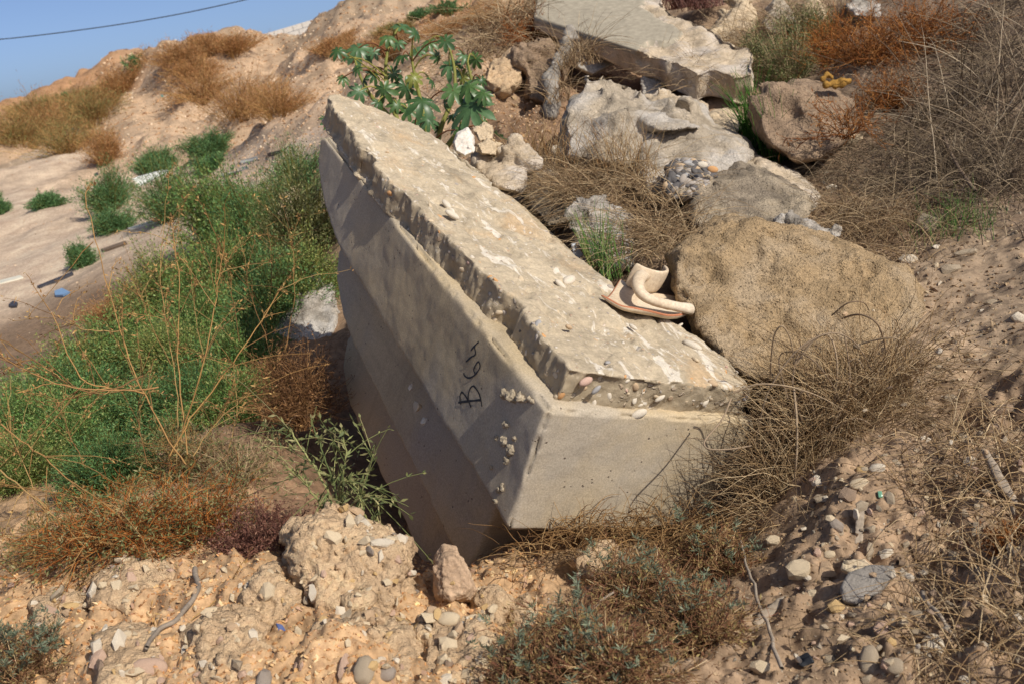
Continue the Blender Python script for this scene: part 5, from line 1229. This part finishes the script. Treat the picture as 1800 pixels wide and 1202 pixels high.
weed('dry seedy stalks scattered over the upper green bank', [[(420,600,3.6),(410,520,3.6),(390,440,3.6)],[(360,640,3.4),(340,540,3.4),(335,470,3.4)],[(470,560,3.6),(480,470,3.6),(470,400,3.6)],[(300,640,3.3),(260,560,3.3),(240,500,3.3)]], .002, 12, seeds=500)
weed('dry seedy stalks scattered over the lower green bank', [[(150,820,2.7),(120,760,2.7),(100,700,2.7)],[(260,820,2.6),(240,740,2.6),(250,660,2.6)],[(400,800,2.6),(420,720,2.6),(410,640,2.6)],[(60,860,2.6),(30,790,2.6),(10,740,2.6)],[(340,800,2.5),(380,740,2.5),(440,690,2.5)]], .002, 14, seeds=600)

def tangle(name, px, py, wpx, hpx, pal, label, n=60, r=.0016, kids=5, leaves=0, leafpal=None, leafsize=(.010, .003), Z=None, cat='brush', wob=.05, grand=1, flat=1.0, lean=(0, 0, 0), group=None, kid_pal=None, leafmat=None, fp='foliage'):
    g = ground_hit(px, py) if Z is None else W(px, py, Z)
    k = float(depth_of(g)) / FPX; root = empty(name, g, label, cat, group)
    m = Mass(); tips, dirs = twigs(m, (0, 0, -.02), n, wpx * k, hpx * k, pal, r, kids, wob=wob, flat=flat, lean=lean, grand=grand, kid_pal=kid_pal)
    m.build('twig', M_TWIG, root)
    if leaves:
        l = Mass(); leaf_on(l, tips, dirs, leaves, leafsize[0], leafsize[1], leafpal or pal, .002); l.build(fp, leafmat or M_LEAF, root)
    return root
tangle('dry_bush', 230, 930, 170, 120, 'weed', 'tangled orange brown dry bush over the pale earth', 110, .0016, 6, 3800, 'drygreen', (.011, .0035), flat=.8, kid_pal='orange')
tangle('dry_bush', 360, 950, 120, 120, 'brown', 'reddish brown dry bush in the middle of the left bank', 90, .0015, 6, 3000, 'drygreen', (.009, .003), kid_pal='orange')
tangle('dry_bush', 90, 960, 110, 70, 'weed', 'thin straw coloured bush at the left edge above pale earth', 60, .0014, 6, 1500, 'drygreen', (.010, .003))
tangle('dry_bush', 470, 965, 95, 95, 'purple', 'fine purple brown bush left of the tall clod', 110, .0012, 7, 4500, 'purple', (.007, .003))
tangle('dry_bush', 420, 850, 100, 110, 'straw', 'straw coloured twiggy bush left of the green spiny plant', 90, .0013, 6, 2000, 'drygreen', (.010, .003))
tangle('dry_bush', 530, 740, 85, 150, 'brown', 'dark brown bush in the shade beside the block', 130, .0015, 7, 4000, 'brown', (.010, .003), Z=3.05)
tangle('dry_bush', 480, 700, 70, 90, 'weed', 'seedy brown weed clump behind the dark bush', 70, .0015, 6, 2200, 'brown', (.012, .004))
tangle('dry_bush', 330, 840, 90, 120, 'weed', 'airy tan bush under the tall stalks', 70, .0013, 6, 2200, 'drygreen', (.012, .004))
# spiny grey-green plant in front of the block side
sp_ = empty('spiny_plant', W(600, 930, 2.15), 'grey green spiny plant hanging over the tall clod', 'plant'); m, l = Mass(), Mass()
for a in ([(600,930,2.2),(590,860,2.12),(570,800,2.1),(548,735,2.1)],[(610,935,2.2),(630,880,2.1),(650,820,2.1),(655,780,2.1)],[(590,930,2.2),(560,880,2.1),(530,840,2.1),(505,820,2.1)],[(600,935,2.2),(600,850,2.05),(610,790,2.05),(600,750,2.1)],[(600,900,2.1),(640,870,2.05),(665,880,2.0),(668,930,2.0)],[(590,900,2.1),(600,840,2.0),(625,850,2.0),(640,900,2.0)],[(590,905,2.1),(560,830,2.08),(520,770,2.1),(500,745,2.12)],[(590,900,2.1),(575,860,2.02),(570,890,1.98),(575,915,1.97)]):
    C_ = weed_poly(m, a, .003, .0012, 'drygreen'); n = 9; j = rng.integers(4, len(C_), size=n)
    dv = np.gradient(C_, axis=0)[j]; dv /= np.linalg.norm(dv, axis=1)[:, None]; dv = dv + rng.normal(size=(n, 3)) * .7
    t = np.linspace(0, 1, 5); Q = C_[j][:, None] + dv[:, None] * (.05 + .06 * rng.random(n))[:, None, None] * t[None, :, None] - UP * (t ** 2 * .03)[None, :, None]
    m.strands(Q, .0013, .0007, pick('drygreen', n)); leaf_on(l, np.vstack([Q.reshape(-1, 3), C_]), np.vstack([np.gradient(Q, axis=1).reshape(-1, 3), np.gradient(C_, axis=0)]), 130, .016, .005, 'drygreen', .001, .8)
m.build('stem', M_TWIG, sp_, origin=sp_.location); l.build('foliage', M_LEAF, sp_, origin=sp_.location)

# ------------------------------------------------------------------ straw, combed grass and vine tangle on the right
def grass(name, label, spots, n, h, pal, r=.0013, spread=.05, lean=(0, 0, 0), droop=.6, tilt=.7, cat='grass', group=None, wob=.004, mat=None, M=7):
    P = [ground_hit(*s) if len(s) == 2 else W(*s) for s in spots]; root = empty(name, P[0], label, cat, group); m = Mass()
    for p, s in zip(P, spots):
        tuft.free = len(s) == 3
        tuft(m, p, n, h, spread, pal, r, lean, droop, M, wob=wob, tilt=tilt)
    tuft.free = False
    m.build('blade', mat or M_STRAW, root, origin=P[0]); return root
L_, R_ = -RC[:, 0], RC[:, 0]
grass('straw_tuft', 'combed straw lying between white boulder and grey rock', [(1090,330,3.3),(1060,350,3.3),(1040,330,3.4),(1110,370,3.15),(1000,320,3.5)], 90, .24, 'straw', .0013, .07, L_ * .4 + UP * -.3, .9, 1.3, wob=.01)
grass('straw_tuft', 'upright reddish straw in front of the white boulder', [(945,300,3.55),(965,290,3.6),(1080,295,3.55),(1110,320,3.45)], 55, .19, hexes('a5865c', '94714a', 'b59a70', '7d5c3c'), .0013, .05, (0, 0, .2), .3, .5)
grass('straw_tuft', 'pale straw hanging over the grey angular rock', [(1150,400,3.0),(1120,420,3.0),(1170,420,2.95),(1190,440,2.85),(1140,450,2.85)], 85, .2, 'straw', .0013, .06, L_ * .3, 1.0, 1.3, wob=.01)
grass('straw_tuft', 'straw covering the brown rock by the block top', [(960,330,3.45),(985,345,3.4),(1010,350,3.3),(930,300,3.5)], 90, .2, 'straw', .0012, .05, L_ * .3, .8, .9)
grass('green_grass', 'bright green blades growing between block and grey rock', [(1058,480,2.85),(1048,465,2.9),(1075,490,2.8)], 30, .16, 'green', .0016, .02, (0, 0, .4), .25, .4, mat=M_LEAF)
grass('green_grass', 'green grass clump between pale rock and brown boulder', [(1330,260,4.0),(1345,275,3.9),(1360,285,3.8),(1325,240,4.05)], 60, .26, hexes('3d6a22', '4f7f2c', '2f5519', '5e8a35'), .002, .03, (0, 0, .5), .3, .4, mat=M_LEAF)
grass('green_grass', 'short green grass below the grey white block of stone', [(1665,400),(1690,395),(1720,400),(1640,410)], 40, .1, 'green', .0012, .04, (0, 0, .4), .3, .5, mat=M_LEAF)
grass('straw_tuft', 'dry straw fringe hanging under the broken slab edge', [(1200,135,4.9),(1230,150,4.8),(1260,160,4.75),(1180,125,5.0),(1290,150,4.75)], 70, .25, 'straw', .0016, .06, (0, 0, -.2), .9, 1.0)
grass('straw_tuft', 'dry straw under the slab beside the torn sack', [(1000,120,4.75),(1015,110,4.8),(985,180,4.6),(1030,115,4.8)], 40, .28, 'straw', .0016, .04, (0, 0, 0), .8, .8)
grass('straw_tuft', 'pinkish dry grass tuft above the slab', [(1200,15,6.1),(1220,10,6.1),(1240,15,6.1)], 220, .28, hexes('8a5f55', '9c7064', '77504a', 'a98578'), .0018, .06, (0, 0, .1), .7, .9)
grass('straw_tuft', 'straw and twigs overhanging the gully left of the slab', [(900,60),(930,50),(950,40),(870,70),(910,30),(880,90)], 120, .45, 'straw', .0022, .18, (0, 0, 0), 1.0, .9)
tangle('dry_bush', 930, 70, 60, 60, 'orange', 'reddish dry bush hanging at the slab corner', 60, .002, 5, 600, 'brown', (.02, .005))
grass('straw_tuft', 'straw among the rocks above the broken slab', [(1340,75),(1380,70),(1420,60),(1320,95),(1460,50),(1300,95)], 90, .3, 'straw', .0016, .08, L_ * .2, .8, .9)
grass('straw_tuft', 'dry straw past the tail of the sandstone boulder', [(1500,380),(1540,400),(1560,420),(1580,440),(1460,395),(1520,420)], 110, .22, 'straw', .0012, .08, (0, 0, -.3), .9, 1.1)
grass('straw_tuft', 'matted straw on the bank below the tall pale stalks', [(1600,330),(1660,320),(1720,310),(1780,300),(1560,340),(1640,360),(1700,350),(1770,350)], 110, .26, 'bank', .0012, .12, (0, 0, -.1), .9, 1.0)
grass('straw_tuft', 'pale dry stalks leaning across the top right bank', [(1700,230),(1740,200),(1780,230),(1800,280),(1760,290),(1800,160),(1830,200)], 16, .62, 'greystraw', .0022, .14, L_ * .15, .35, 1.3, M=8)
grass('straw_tuft', 'dense grey straw filling the upper right bank', [(1660,200),(1690,150),(1720,120),(1750,80),(1800,60),(1700,60),(1740,30),(1790,10),(1820,110)], 105, .30, 'bank', .0015, .2, (0, 0, -.2), .8, 1.5, wob=.012)
grass('straw_tuft', 'low grey straw carpet on the shaded bank', [(1560,260),(1620,250),(1680,260),(1740,250),(1790,240),(1520,300),(1480,270)], 95, .24, hexes('8a7860', '75644f', '9c8a70', '5d5040'), .0013, .14, (0, 0, -.1), .9, 1.1)
for px, py, a, b, pal, lb, lf, *zz in ((1530,110,110,110,'rust','orange twiggy bush above the brown boulder','rust'),(1620,90,110,100,'rust','orange twiggy bush at the top edge beside grey straw','orange'),(1450,110,70,70,'orange','thin orange bush between slab and brown boulder','olive'),(1480,235,70,70,'rust','orange beaded twigs trailing over the brown boulder','rust',3.5),(1560,190,60,70,'rust','orange stems hanging right of the brown boulder','rust')):
    tangle('orange_bush', px, py, a * (1.3 if zz else 1), b, pal, lb, 22 if zz else 80, .0022, 7, 350 if zz else 1500, lf, (.009, .005), cat='bush', wob=.07, Z=zz[0] if zz else None)
for px, py, a, b, lb in ((1390,150,60,90,'grey green bush behind the brown boulder, nearest the slab'),(1340,130,40,60,'grey green sprigs at the broken slab end'),(1420,80,60,60,'green bush mixed with straw above the brown boulder')):
    shrub('green_shrub', px, py, a, b, 'drygreen', lb, sprigs=200, per=30, leaf=(5, 1.4), stem='straw', group='grey green bushes by the slab')
tangle('orange_bush', 1780, 960, 60, 60, 'rust', 'orange stems at the right picture edge', 40, .0018, 5, 500, 'rust', (.008, .003), cat='bush')
# the vine tangle beside the near end of the block
vn = empty('vine_tangle', ground_hit(1420, 830), 'tangle of curling dry vine stems beside the near end of the block', 'vine'); VO = np.array(vn.location)
m = Mass(); tuft.free = True
for px, py, z in ((1440,770,2.25),(1470,740,2.25),(1415,835,2.2),(1455,700,2.3),(1510,700,2.25),(1400,875,2.15),(1430,810,2.2),(1545,650,2.3)):
    tuft(m, W(px, py + 60, z), 200, .27, .045, 'vine', .0012, (-.02, -.1, .2), .6, 8, wob=.009, tilt=.7)
    tuft(m, W(px, py + 60, z), 110, .27, .045, 'straw', .0014, (-.02, -.1, .2), .8, 8, wob=.01, tilt=.75)
for px, py, z in ((1365,890,2.12),(1345,935,2.1),(1385,905,2.05)):
    tuft(m, W(px, py + 20, z), 70, .13, .035, 'vine', .0012, L_ * .1, .8, 7, wob=.006, tilt=1.0)
tuft.free = False
m.build('thin_stem', M_STRAW, vn, origin=VO)
LOOPS = [[(1330,770,2.2),(1345,690,2.15),(1400,610,2.12),(1460,580,2.12),(1500,595,2.15),(1530,640,2.2),(1545,700,2.25)],[(1400,640,2.2),(1430,595,2.18),(1460,582,2.15),(1475,640,2.15),(1465,720,2.2)],[(1385,700,2.15),(1360,615,2.2),(1420,618,2.12),(1470,680,2.12),(1485,740,2.15)],[(1462,555,2.3),(1490,530,2.25),(1520,530,2.25),(1527,545,2.3)],[(1480,560,2.3),(1510,550,2.22),(1545,565,2.2),(1560,620,2.25),(1550,690,2.3)],[(1510,605,2.2),(1560,592,2.15),(1585,595,2.15),(1570,630,2.2),(1520,690,2.25)],[(1290,690,2.1),(1330,672,2.08),(1390,678,2.06),(1440,695,2.08),(1480,718,2.1)],[(1285,700,2.1),(1270,740,2.06),(1235,775,2.02),(1240,790,2.0),(1280,790,2.0),(1320,783,2.05)],[(1395,680,2.08),(1402,740,2.05),(1400,830,2.05),(1385,900,2.1)],[(1485,590,2.2),(1500,680,2.15),(1460,760,2.12),(1440,790,2.1)],[(1610,720,2.15),(1612,800,2.05),(1618,850,2.0),(1625,875,2.0)],[(1440,590,2.25),(1400,620,2.2),(1390,680,2.18),(1410,740,2.18)],[(1400,870,2.05),(1392,900,2.0),(1395,930,1.98),(1370,975,1.95),(1340,1000,1.92)],[(1560,600,2.3),(1600,560,2.35),(1630,545,2.4)],[(1570,615,2.3),(1610,570,2.35),(1632,550,2.4)]]
for _ in range(5):
    a, b = rng.uniform(1330, 1560), rng.uniform(600, 800); z = rng.uniform(2.05, 2.25); ww, hh = rng.uniform(40, 110) * rng.choice([-1, 1]), rng.uniform(40, 110)
    LOOPS.append([(a, b + 60, z + .1), (a + ww * .1, b - hh * .3, z), (a + ww * .5, b - hh * .7, z - .03), (a + ww * .9, b - hh * .2, z), (a + ww, b + hh * .5, z + .05)])
for q in LOOPS:
    m = Mass(); P = np.array([W(*a) for a in q]); n = (len(P) - 1) * 7 + 1; ts = np.linspace(0, len(P) - 1, n)
    C_ = np.stack([np.interp(ts, range(len(P)), P[:, k]) for k in range(3)], -1)
    for _ in range(10): C_[1:-1] = (C_[:-2] + 2 * C_[1:-1] + C_[2:]) / 4
    _k = rng.uniform(.45, .8); m.strands(C_, .0034 * _k, .0024 * _k, pick(hexes('93806a', '84705a', 'a08c72'), 1), 6); m.build('vine_stem', M_STRAW, vn, origin=VO)
grass('straw_tuft', 'dry rooty straw in front of the shaded recess below the block end', [(960,960,2.05),(1000,950,2.05),(1050,945,2.05),(1100,940,2.1),(1150,940,2.1),(1200,935,2.1),(1230,930,2.1),(1120,975,2.0),(1180,975,2.0),(1240,960,2.0)], 60, .085, hexes('96754c', '83633f', 'a88a60', '6d5034'), .0013, .045, (0, -.2, -.2), .8, 1.1)
grass('straw_tuft', 'thin white stalks scattered on the bare soil at the right', [(1640,800),(1700,820),(1760,780),(1600,760),(1680,700),(1620,640),(1690,650)], 22, .16, 'straw', .0011, .07, (0, 0, -.2), .6, 1.2)
grass('straw_tuft', 'dry straw around the weathered plank', [(1720,850),(1770,900),(1800,850),(1740,790),(1790,950),(1690,830),(1780,1010),(1800,1080)], 45, .17, 'vine', .0012, .07, (0, 0, -.2), .8, 1.1)
grass('straw_tuft', 'brown roots and straw in the bottom right corner', [(1700,1060),(1750,1100),(1790,1150),(1730,1160),(1680,1110),(1800,1190),(1760,1200)], 38, .13, 'vine', .0012, .06, (0, 0, -.3), .9, 1.2)
# ------------------------------------------------------------------ creeping plant below the block
def creeper(px, py, wpx, hpx, label, n=130, rosettes=17):
    g = ground_hit(px, py); k = float(depth_of(g)) / FPX; root = empty('creeping_plant', g, label, 'plant', 'creeping plants below the block')
    m = Mass(); tips, dirs = twigs(m, (0, 0, 0), n, wpx * k, hpx * k, 'vine', .0015, 7, wob=.06, flat=.7, grand=1, kid_pal=hexes('8a6a4c', '9a7a58', '7a563e', 'a2865c', '855a46'))
    m.build('twig', M_TWIG, root); l = Mass()
    leaf_on(l, tips, dirs, 2600, .008, .003, hexes('8a7048', '7a5a3c', '9a8a58', '6b4a34'), .002)
    hi = np.argsort(-tips[:, 2] + rng.normal(size=len(tips)) * hpx * k * .3)[:rosettes * 3]; hi = rng.choice(hi, rosettes, replace=False)
    c = np.repeat(tips[hi], 26, 0); d = rng.normal(size=(len(c), 3)); d[:, 2] = np.abs(d[:, 2]) * .8 + .1
    c = c + np.repeat(dirs[hi] / (np.linalg.norm(dirs[hi], axis=1)[:, None] + 1e-9), 26, 0) * (rng.random(len(c)) * .03)[:, None]
    l.leaves(c, d, .009 + .007 * rng.random(len(c)), .0022, pick(hexes('6f7862', '7d866c', '606b54', '888f76', '6a7562'), len(c)))
    l.build('foliage', M_LEAF, root)
for a in ((1000,1150,120,110,'bluish creeping plant nearest the pale clods'),(1130,1060,110,110,'bluish creeping plant right under the block end'),(1230,1130,110,130,'bluish creeping plant beside the long grey stick'),(1090,1200,130,110,'bluish creeping plant at the bottom edge'),(1270,1010,80,100,'bluish creeping plant at the foot of the vine tangle'),(940,1200,110,70,'brown creeping plant spreading over the pale earth')):
    creeper(*a)
creeper(40, 1200, 110, 110, 'bluish green plant in the bottom left corner', 80, 75)

for px, py, a, b, lb in ((1690,300,70,60,'bare grey twig bush on the shaded bank'),(1780,330,60,70,'bare grey twig bush at the right edge of the bank'),(1740,160,80,80,'grey twig tangle high on the right bank'),(1640,210,60,60,'brown twig tangle right of the orange stems')):
    tangle('twig_bush', px, py, a, b, 'greystraw', lb, 50, .0018, 6, 0, cat='bush', wob=.07)
# ------------------------------------------------------------------ far wall, building, wire, litter on the sand
M_WALLB = mat_stone('pale_blockwork', (.60, .56, .50), .85, 1.1, 1.2, .4, .01)
def far_wall(name, a, b, z, hgt, label, rows, cols, mat):
    """a wall of blocks: each block its own piece"""
    A, B = W(*a, z), W(*b, z); L = np.linalg.norm((B - A)); ex = (B - A) / L
    root = empty(name, A, label, 'wall', kind='thing'); ey = np.cross(UP, ex); ey /= np.linalg.norm(ey); ez = np.cross(ex, ey)
    bw, bh = L / cols, hgt / rows
    bm = bmesh.new(); bmesh.ops.create_cube(bm, size=1.0); bme = bpy.data.meshes.new('block'); bm.to_mesh(bme); bm.free(); bme.materials.append(mat)
    for r in range(rows):
        for c in range(cols):
            o = ob('block', bme, None, root); p = ex * (bw * (c + .5 + (.5 if r % 2 else 0) - .25)) - ez * (bh * (r + .5)) + ey * rng.normal() * .01
            o.matrix_local = Matrix([[ex[i] * (bw - .02), ey[i] * .2, ez[i] * (bh - .015), p[i]] for i in range(3)] + [[0, 0, 0, 1]])
    return root
far_wall('block_wall', (452, 64), (600, 20), 46, 2.2, 'white blockwork wall behind the rubble crest', 9, 9, M_WALLB)
far_wall('block_wall', (690, 6), (830, -14), 40, .9, 'grey blockwork wall on the far skyline at the top edge', 4, 10, mat_stone('grey_blockwork', (.40, .36, .30), .85, 1.1, 1.2, .4, .01))
far_wall('block_wall', (216, 121), (290, 101), 46, 1.5, 'low pale wall behind the small tree', 5, 6, mat_stone('tan_blockwork', (.50, .42, .31), .85, 1.1, 1.2, .4, .01))
# dark low building whose roof just reaches into the picture
bd = empty('shed', W(690, 6, 44), 'dark low shed at the top edge above the rubble crest', 'shed'); BDO = np.array(bd.location)
def slabbox(name, pix, z, depth, mat, parent, off):
    P = np.array([W(a, b, z) for a, b in pix]) - off; Q = P + np.array([0, depth, 0]); n = len(P)
    f = [tuple(range(n)), tuple(range(2 * n - 1, n - 1, -1))] + [(i, i + n, (i + 1) % n + n, (i + 1) % n) for i in range(n)]
    return ob(name, mesh_from(name, np.vstack([P, Q]), f), mat, parent)
slabbox('wall', [(668, 10), (668, -12), (760, -26), (760, -2)], 44, 3, mat_plain('dark_boards', (.03, .03, .032), .8), bd, BDO)
slabbox('roof', [(655, 2), (655, -3), (790, -24), (790, -18)], 43.5, 4, mat_plain('grey_sheet_roof', (.22, .2, .18), .6), bd, BDO)
# overhead wire: from a pole beyond the left edge to one beyond the right, sagging
wp = []
for px, py in ((-120, 76), (0, 70.5), (100, 59), (210, 44), (320, 25), (430, 1), (520, -22)): wp.append(W(px, py, 26))
m = Mass(); ts = np.linspace(0, 6, 43); C_ = np.stack([np.interp(ts, range(7), np.array(wp)[:, k]) for k in range(3)], -1)
for _ in range(8): C_[1:-1] = (C_[:-2] + 2 * C_[1:-1] + C_[2:]) / 4
ext = [C_[0] + (C_[0] - C_[1]) * k * 6 for k in range(8, 0, -1)]
m.strands(np.vstack([ext, C_]), .013, .013, (.03, .03, .035), 5)
wo_ = m.build('overhead_wire', mat_plain('black_cable', (.03, .03, .035), .6), origin=C_[0], label='thin black overhead wire crossing the blue sky', cat='wire'); wo_.location = C_[0]
# litter on the flat
M_PANEL = mat_plain('white_foam_panel', (.78, .80, .76), .5, .05); M_BLUEP = mat_plain('blue_sheet', (.22, .36, .55), .5, .1); M_DKP = mat_plain('dark_litter', (.05, .05, .06), .6, .3); M_PALEB = mat_plain('pale_board', (.62, .6, .5), .6, .1)
pn = empty('white_panel', W(265, 315, 16), 'white foam panel lying on the green shrubs', 'panel'); PNO = np.array(pn.location)
slabbox('panel_face', [(231, 315), (276, 303), (290, 306), (246, 326)], 15.9, .35, M_PANEL, pn, PNO)
slabbox('panel_edge', [(233, 316), (246, 327.5), (290, 308), (290, 318), (247, 333)], 15.8, .05, M_PALEB, pn, PNO)
def litter(name, pix, mat, label, thick=.012):
    c = np.mean(pix, 0); g = ground_hit(*c); z = float(depth_of(g)); P = np.array([ground_hit(*p) for p in pix]); P[:, 2] += .012
    b = P.mean(0); nn = len(P); V = np.vstack([P - b + UP * thick, P - b - UP * .006])
    f = [tuple(range(nn)), tuple(range(2 * nn - 1, nn - 1, -1))] + [(i, i + nn, (i + 1) % nn + nn, (i + 1) % nn) for i in range(nn)]
    o = ob(name, mesh_from(name, V, f), mat, None, label, 'litter'); o.location = b; return o
litter('blue_sheet', [(97, 516), (110, 511), (124, 518), (112, 523), (98, 524)], M_BLUEP, 'blue plastic sheet scrap on the sand')
litter('board', [(225, 405), (280, 388), (283, 391), (228, 408)], M_PALEB, 'thin pale board on the sand below the shrubs')
litter('board', [(-20, 502), (36, 488), (42, 491), (-20, 508)], M_PALEB, 'pale board at the left picture edge on the sand')
litter('stick', [(66, 507), (128, 482), (130, 485), (70, 509)], M_DKP, 'dark stick lying on the sand')
litter('plastic_bag', [(16, 540), (24, 533), (32, 536), (30, 542), (20, 543)], M_DKP, 'small dark bag on the sand')
litter('board', [(178, 442), (222, 427), (224, 431), (182, 445)], M_DKWOOD, 'thin brown board near the small upright tuft')
litter('board', [(470, 274), (515, 263), (517, 266), (472, 278)], M_DKWOOD, 'brown plank among scattered boards near the block')
litter('board', [(422, 287), (452, 279), (455, 283), (425, 291)], M_PALEB, 'pale flat board near the brown plank')
litter('board', [(385, 310), (435, 296), (438, 299), (390, 313)], M_PALEB, 'pale long board beside the round green shrub')
litter('board', [(345, 298), (365, 285), (369, 287), (350, 301)], M_PALEB, 'pale short board leaning by the wide green shrub')
litter('plastic_bag', [(165, 309), (172, 305), (174, 309), (168, 313)], M_DKP, 'dark scrap at the foot of the mound')
litter('plastic_bag', [(281, 178), (284, 168), (288, 170), (286, 180)], mat_plain('green_scrap', (.1, .25, .2), .5), 'green scrap on the rubble mound')
litter('plastic_bag', [(415, 93), (425, 91), (430, 96), (418, 98)], M_PANEL, 'white scrap on the mound crest')
litter('board', [(412, 118), (432, 124), (434, 128), (414, 122)], M_DKWOOD, 'dark log on the rubble slope')

# ------------------------------------------------------------------ gravel: too many small stones to pick apart
def gravel(name, count, sampler, smin, smax, mats, label, power=2.5, sub=1):
    base = [stone_mesh(900 + k, sub, .8, (1, .8, .6)) for k in range(5)]
    bv = [verts_of(b) for b in base]; bfs = [np.array([tuple(p.vertices) for p in b.polygons]) for b in base]
    px, py = sampler(count)
    X, N_ = [], []
    V, F, C_, n = [], [], [], 0
    d = WV(px, py, np.ones(count)) - CAM
    # march all rays at once
    t = np.exp(np.linspace(math.log(1.1), math.log(45), 500)); hr = np.hypot(d[:, 0], d[:, 1])
    done = np.zeros(count, bool); pos = np.zeros((count, 3))
    for tt in t:
        p = CAM + d * (tt / hr)[:, None]; z = ground_z(p[:, 0], p[:, 1]); h = (p[:, 2] < z) & ~done
        pos[h] = np.stack([p[h, 0], p[h, 1], z[h]], -1); done |= h
    pos = pos[done]; k = depth_of(pos) / FPX
    s = (smin + (smax - smin) * rng.random(len(pos)) ** power) * k
    a = rng.random(len(pos)) * 6.3; ca, sa = np.cos(a), np.sin(a)
    tilt = rng.normal(size=(len(pos), 2)) * .4
    cols = pick(mats, len(pos), .15); vi = rng.integers(5, size=len(pos))
    for q in range(5):
        i = np.where(vi == q)[0]; nv = len(bv[q]); bf = bfs[q]; B = bv[q][None] * s[i][:, None, None]
        x = B[..., 0] * ca[i][:, None] - B[..., 1] * sa[i][:, None]; y = B[..., 0] * sa[i][:, None] + B[..., 1] * ca[i][:, None]
        z = B[..., 2] + x * tilt[i, 0][:, None] + y * tilt[i, 1][:, None]
        V.append((np.stack([x, y, z], -1) + pos[i][:, None]).reshape(-1, 3)); C_.append(np.repeat(cols[i], nv, 0))
        F.append((bf[None] + (np.arange(len(i)) * nv)[:, None, None] + n).reshape(-1, 3)); n += len(i) * nv
    me = mesh_from(name, np.vstack(V), np.vstack(F)); set_col(me, np.vstack(C_)); smooth(me, False)
    return ob(name, me, mat_attr('gravel_mix_' + name, .9, 0, .2, .4), None, label, 'gravel', kind='stuff')
def box(x0, x1, y0, y1): return lambda n: (x0 + (x1 - x0) * rng.random(n), y0 + (y1 - y0) * rng.random(n))
GBROWN = hexes('967e62', '84705a', 'a08a6e', '75604c', '8f8474', 'b09e82', '6c5846')
GPALE = hexes('c8a678', 'bf9868', 'd4b98e', 'a98058', 'b8957a', 'caa980')
GHILL = hexes('b99470', 'c4a482', 'a88460', 'cdb394', '95755a', 'd8c4a8')
gravel('gravel', 4200, box(1250, 1990, 560, 1215), 1.4, 7.5, GBROWN, 'loose gravel strewn over the brown soil')
gravel('gravel', 3600, box(-20, 960, 930, 1215), 1.4, 8, GPALE, 'pale gravel strewn over the light earth')
gravel('gravel', 9000, box(-20, 960, 930, 1215), .8, 5, hexes('b98a5c', 'a97a50', 'c69a6a', '9a6e48', 'b5906a'), 'crumbs of tan soil on the light earth')
gravel('gravel', 7000, box(1250, 1990, 500, 1215), .8, 4.5, hexes('8a7258', '9a8064', '7a6248', 'a08a6c'), 'crumbs of brown soil right of the block')
gravel('gravel', 2600, box(1350, 1950, 300, 600), 1.4, 6, GBROWN, 'fine stones on the upper brown slope')
gravel('gravel', 13000, box(180, 960, 10, 320), .8, 4.2, GHILL, 'stony rubble covering the far mounds', 2.4)
gravel('gravel', 900, box(-10, 560, 240, 660), .8, 2.6, GHILL, 'scattered stones on the sandy flat', 3)
gravel('gravel', 1500, box(840, 1120, 90, 480), 1.5, 7, hexes('8f7050', 'a58560', '6f5238', 'b39a78'), 'stones and earth crumbs in the gully')
# medium stones, each its own; told apart by what lies next to them
TONE = ['pale', 'cream', 'tan', 'grey', 'pinkish', 'ochre', 'brown', 'dark grey']
_used = set()
def scatter(count, sampler, smin, smax, mats, group, power=2.0):
    px, py = sampler(count); hits = [deep_hit(a, b) for a, b in zip(px, py)]
    for (a, b), (p, nn) in zip(zip(px, py), hits):
        k = float(depth_of(p)) / FPX; q = smin + (smax - smin) * rng.random() ** power; s = q * k; m = int(rng.choice(mats))
        best = sorted(NAMED, key=lambda r: (r[0] - a) ** 2 + (r[1] - b) ** 2)[:14]; lb = None
        for r in best:
            dx, dy = a - r[0], b - r[1]
            where = ('left of' if dx < 0 else 'right of') if abs(dx) > abs(dy) else ('above' if dy < 0 else 'below')
            ref = ' '.join(r[6].split(',')[0].split()[:5])
            for cand in (f'{TONE[m]} little stone {where} the {ref}',):
                if cand not in _used: lb = cand; break
            if lb: break
        if lb is None:
            continue
        _used.add(lb)
        o = ob('stone', st_mesh(int(rng.integers(10)), m), None, None, lb, 'stone', group)
        place(o, p + UP * s * .15, nn + rng.normal(size=3) * .4, rng.random() * 6, (s * 1.2, s, s * .9))
DG = bpy.context.evaluated_depsgraph_get()
scatter(130, box(1390, 1800, 800, 1200), 6, 13, [0, 3, 2, 3, 3, 6, 1, 4], 'small stones in the brown soil')
scatter(30, box(1480, 1800, 420, 800), 5, 9, [0, 2, 3, 3, 6, 1], 'small stones on the bare slope')
scatter(90, box(20, 930, 1000, 1200), 6, 13, [0, 0, 0, 1, 2, 4, 5], 'small stones in the pale earth')
DG = None
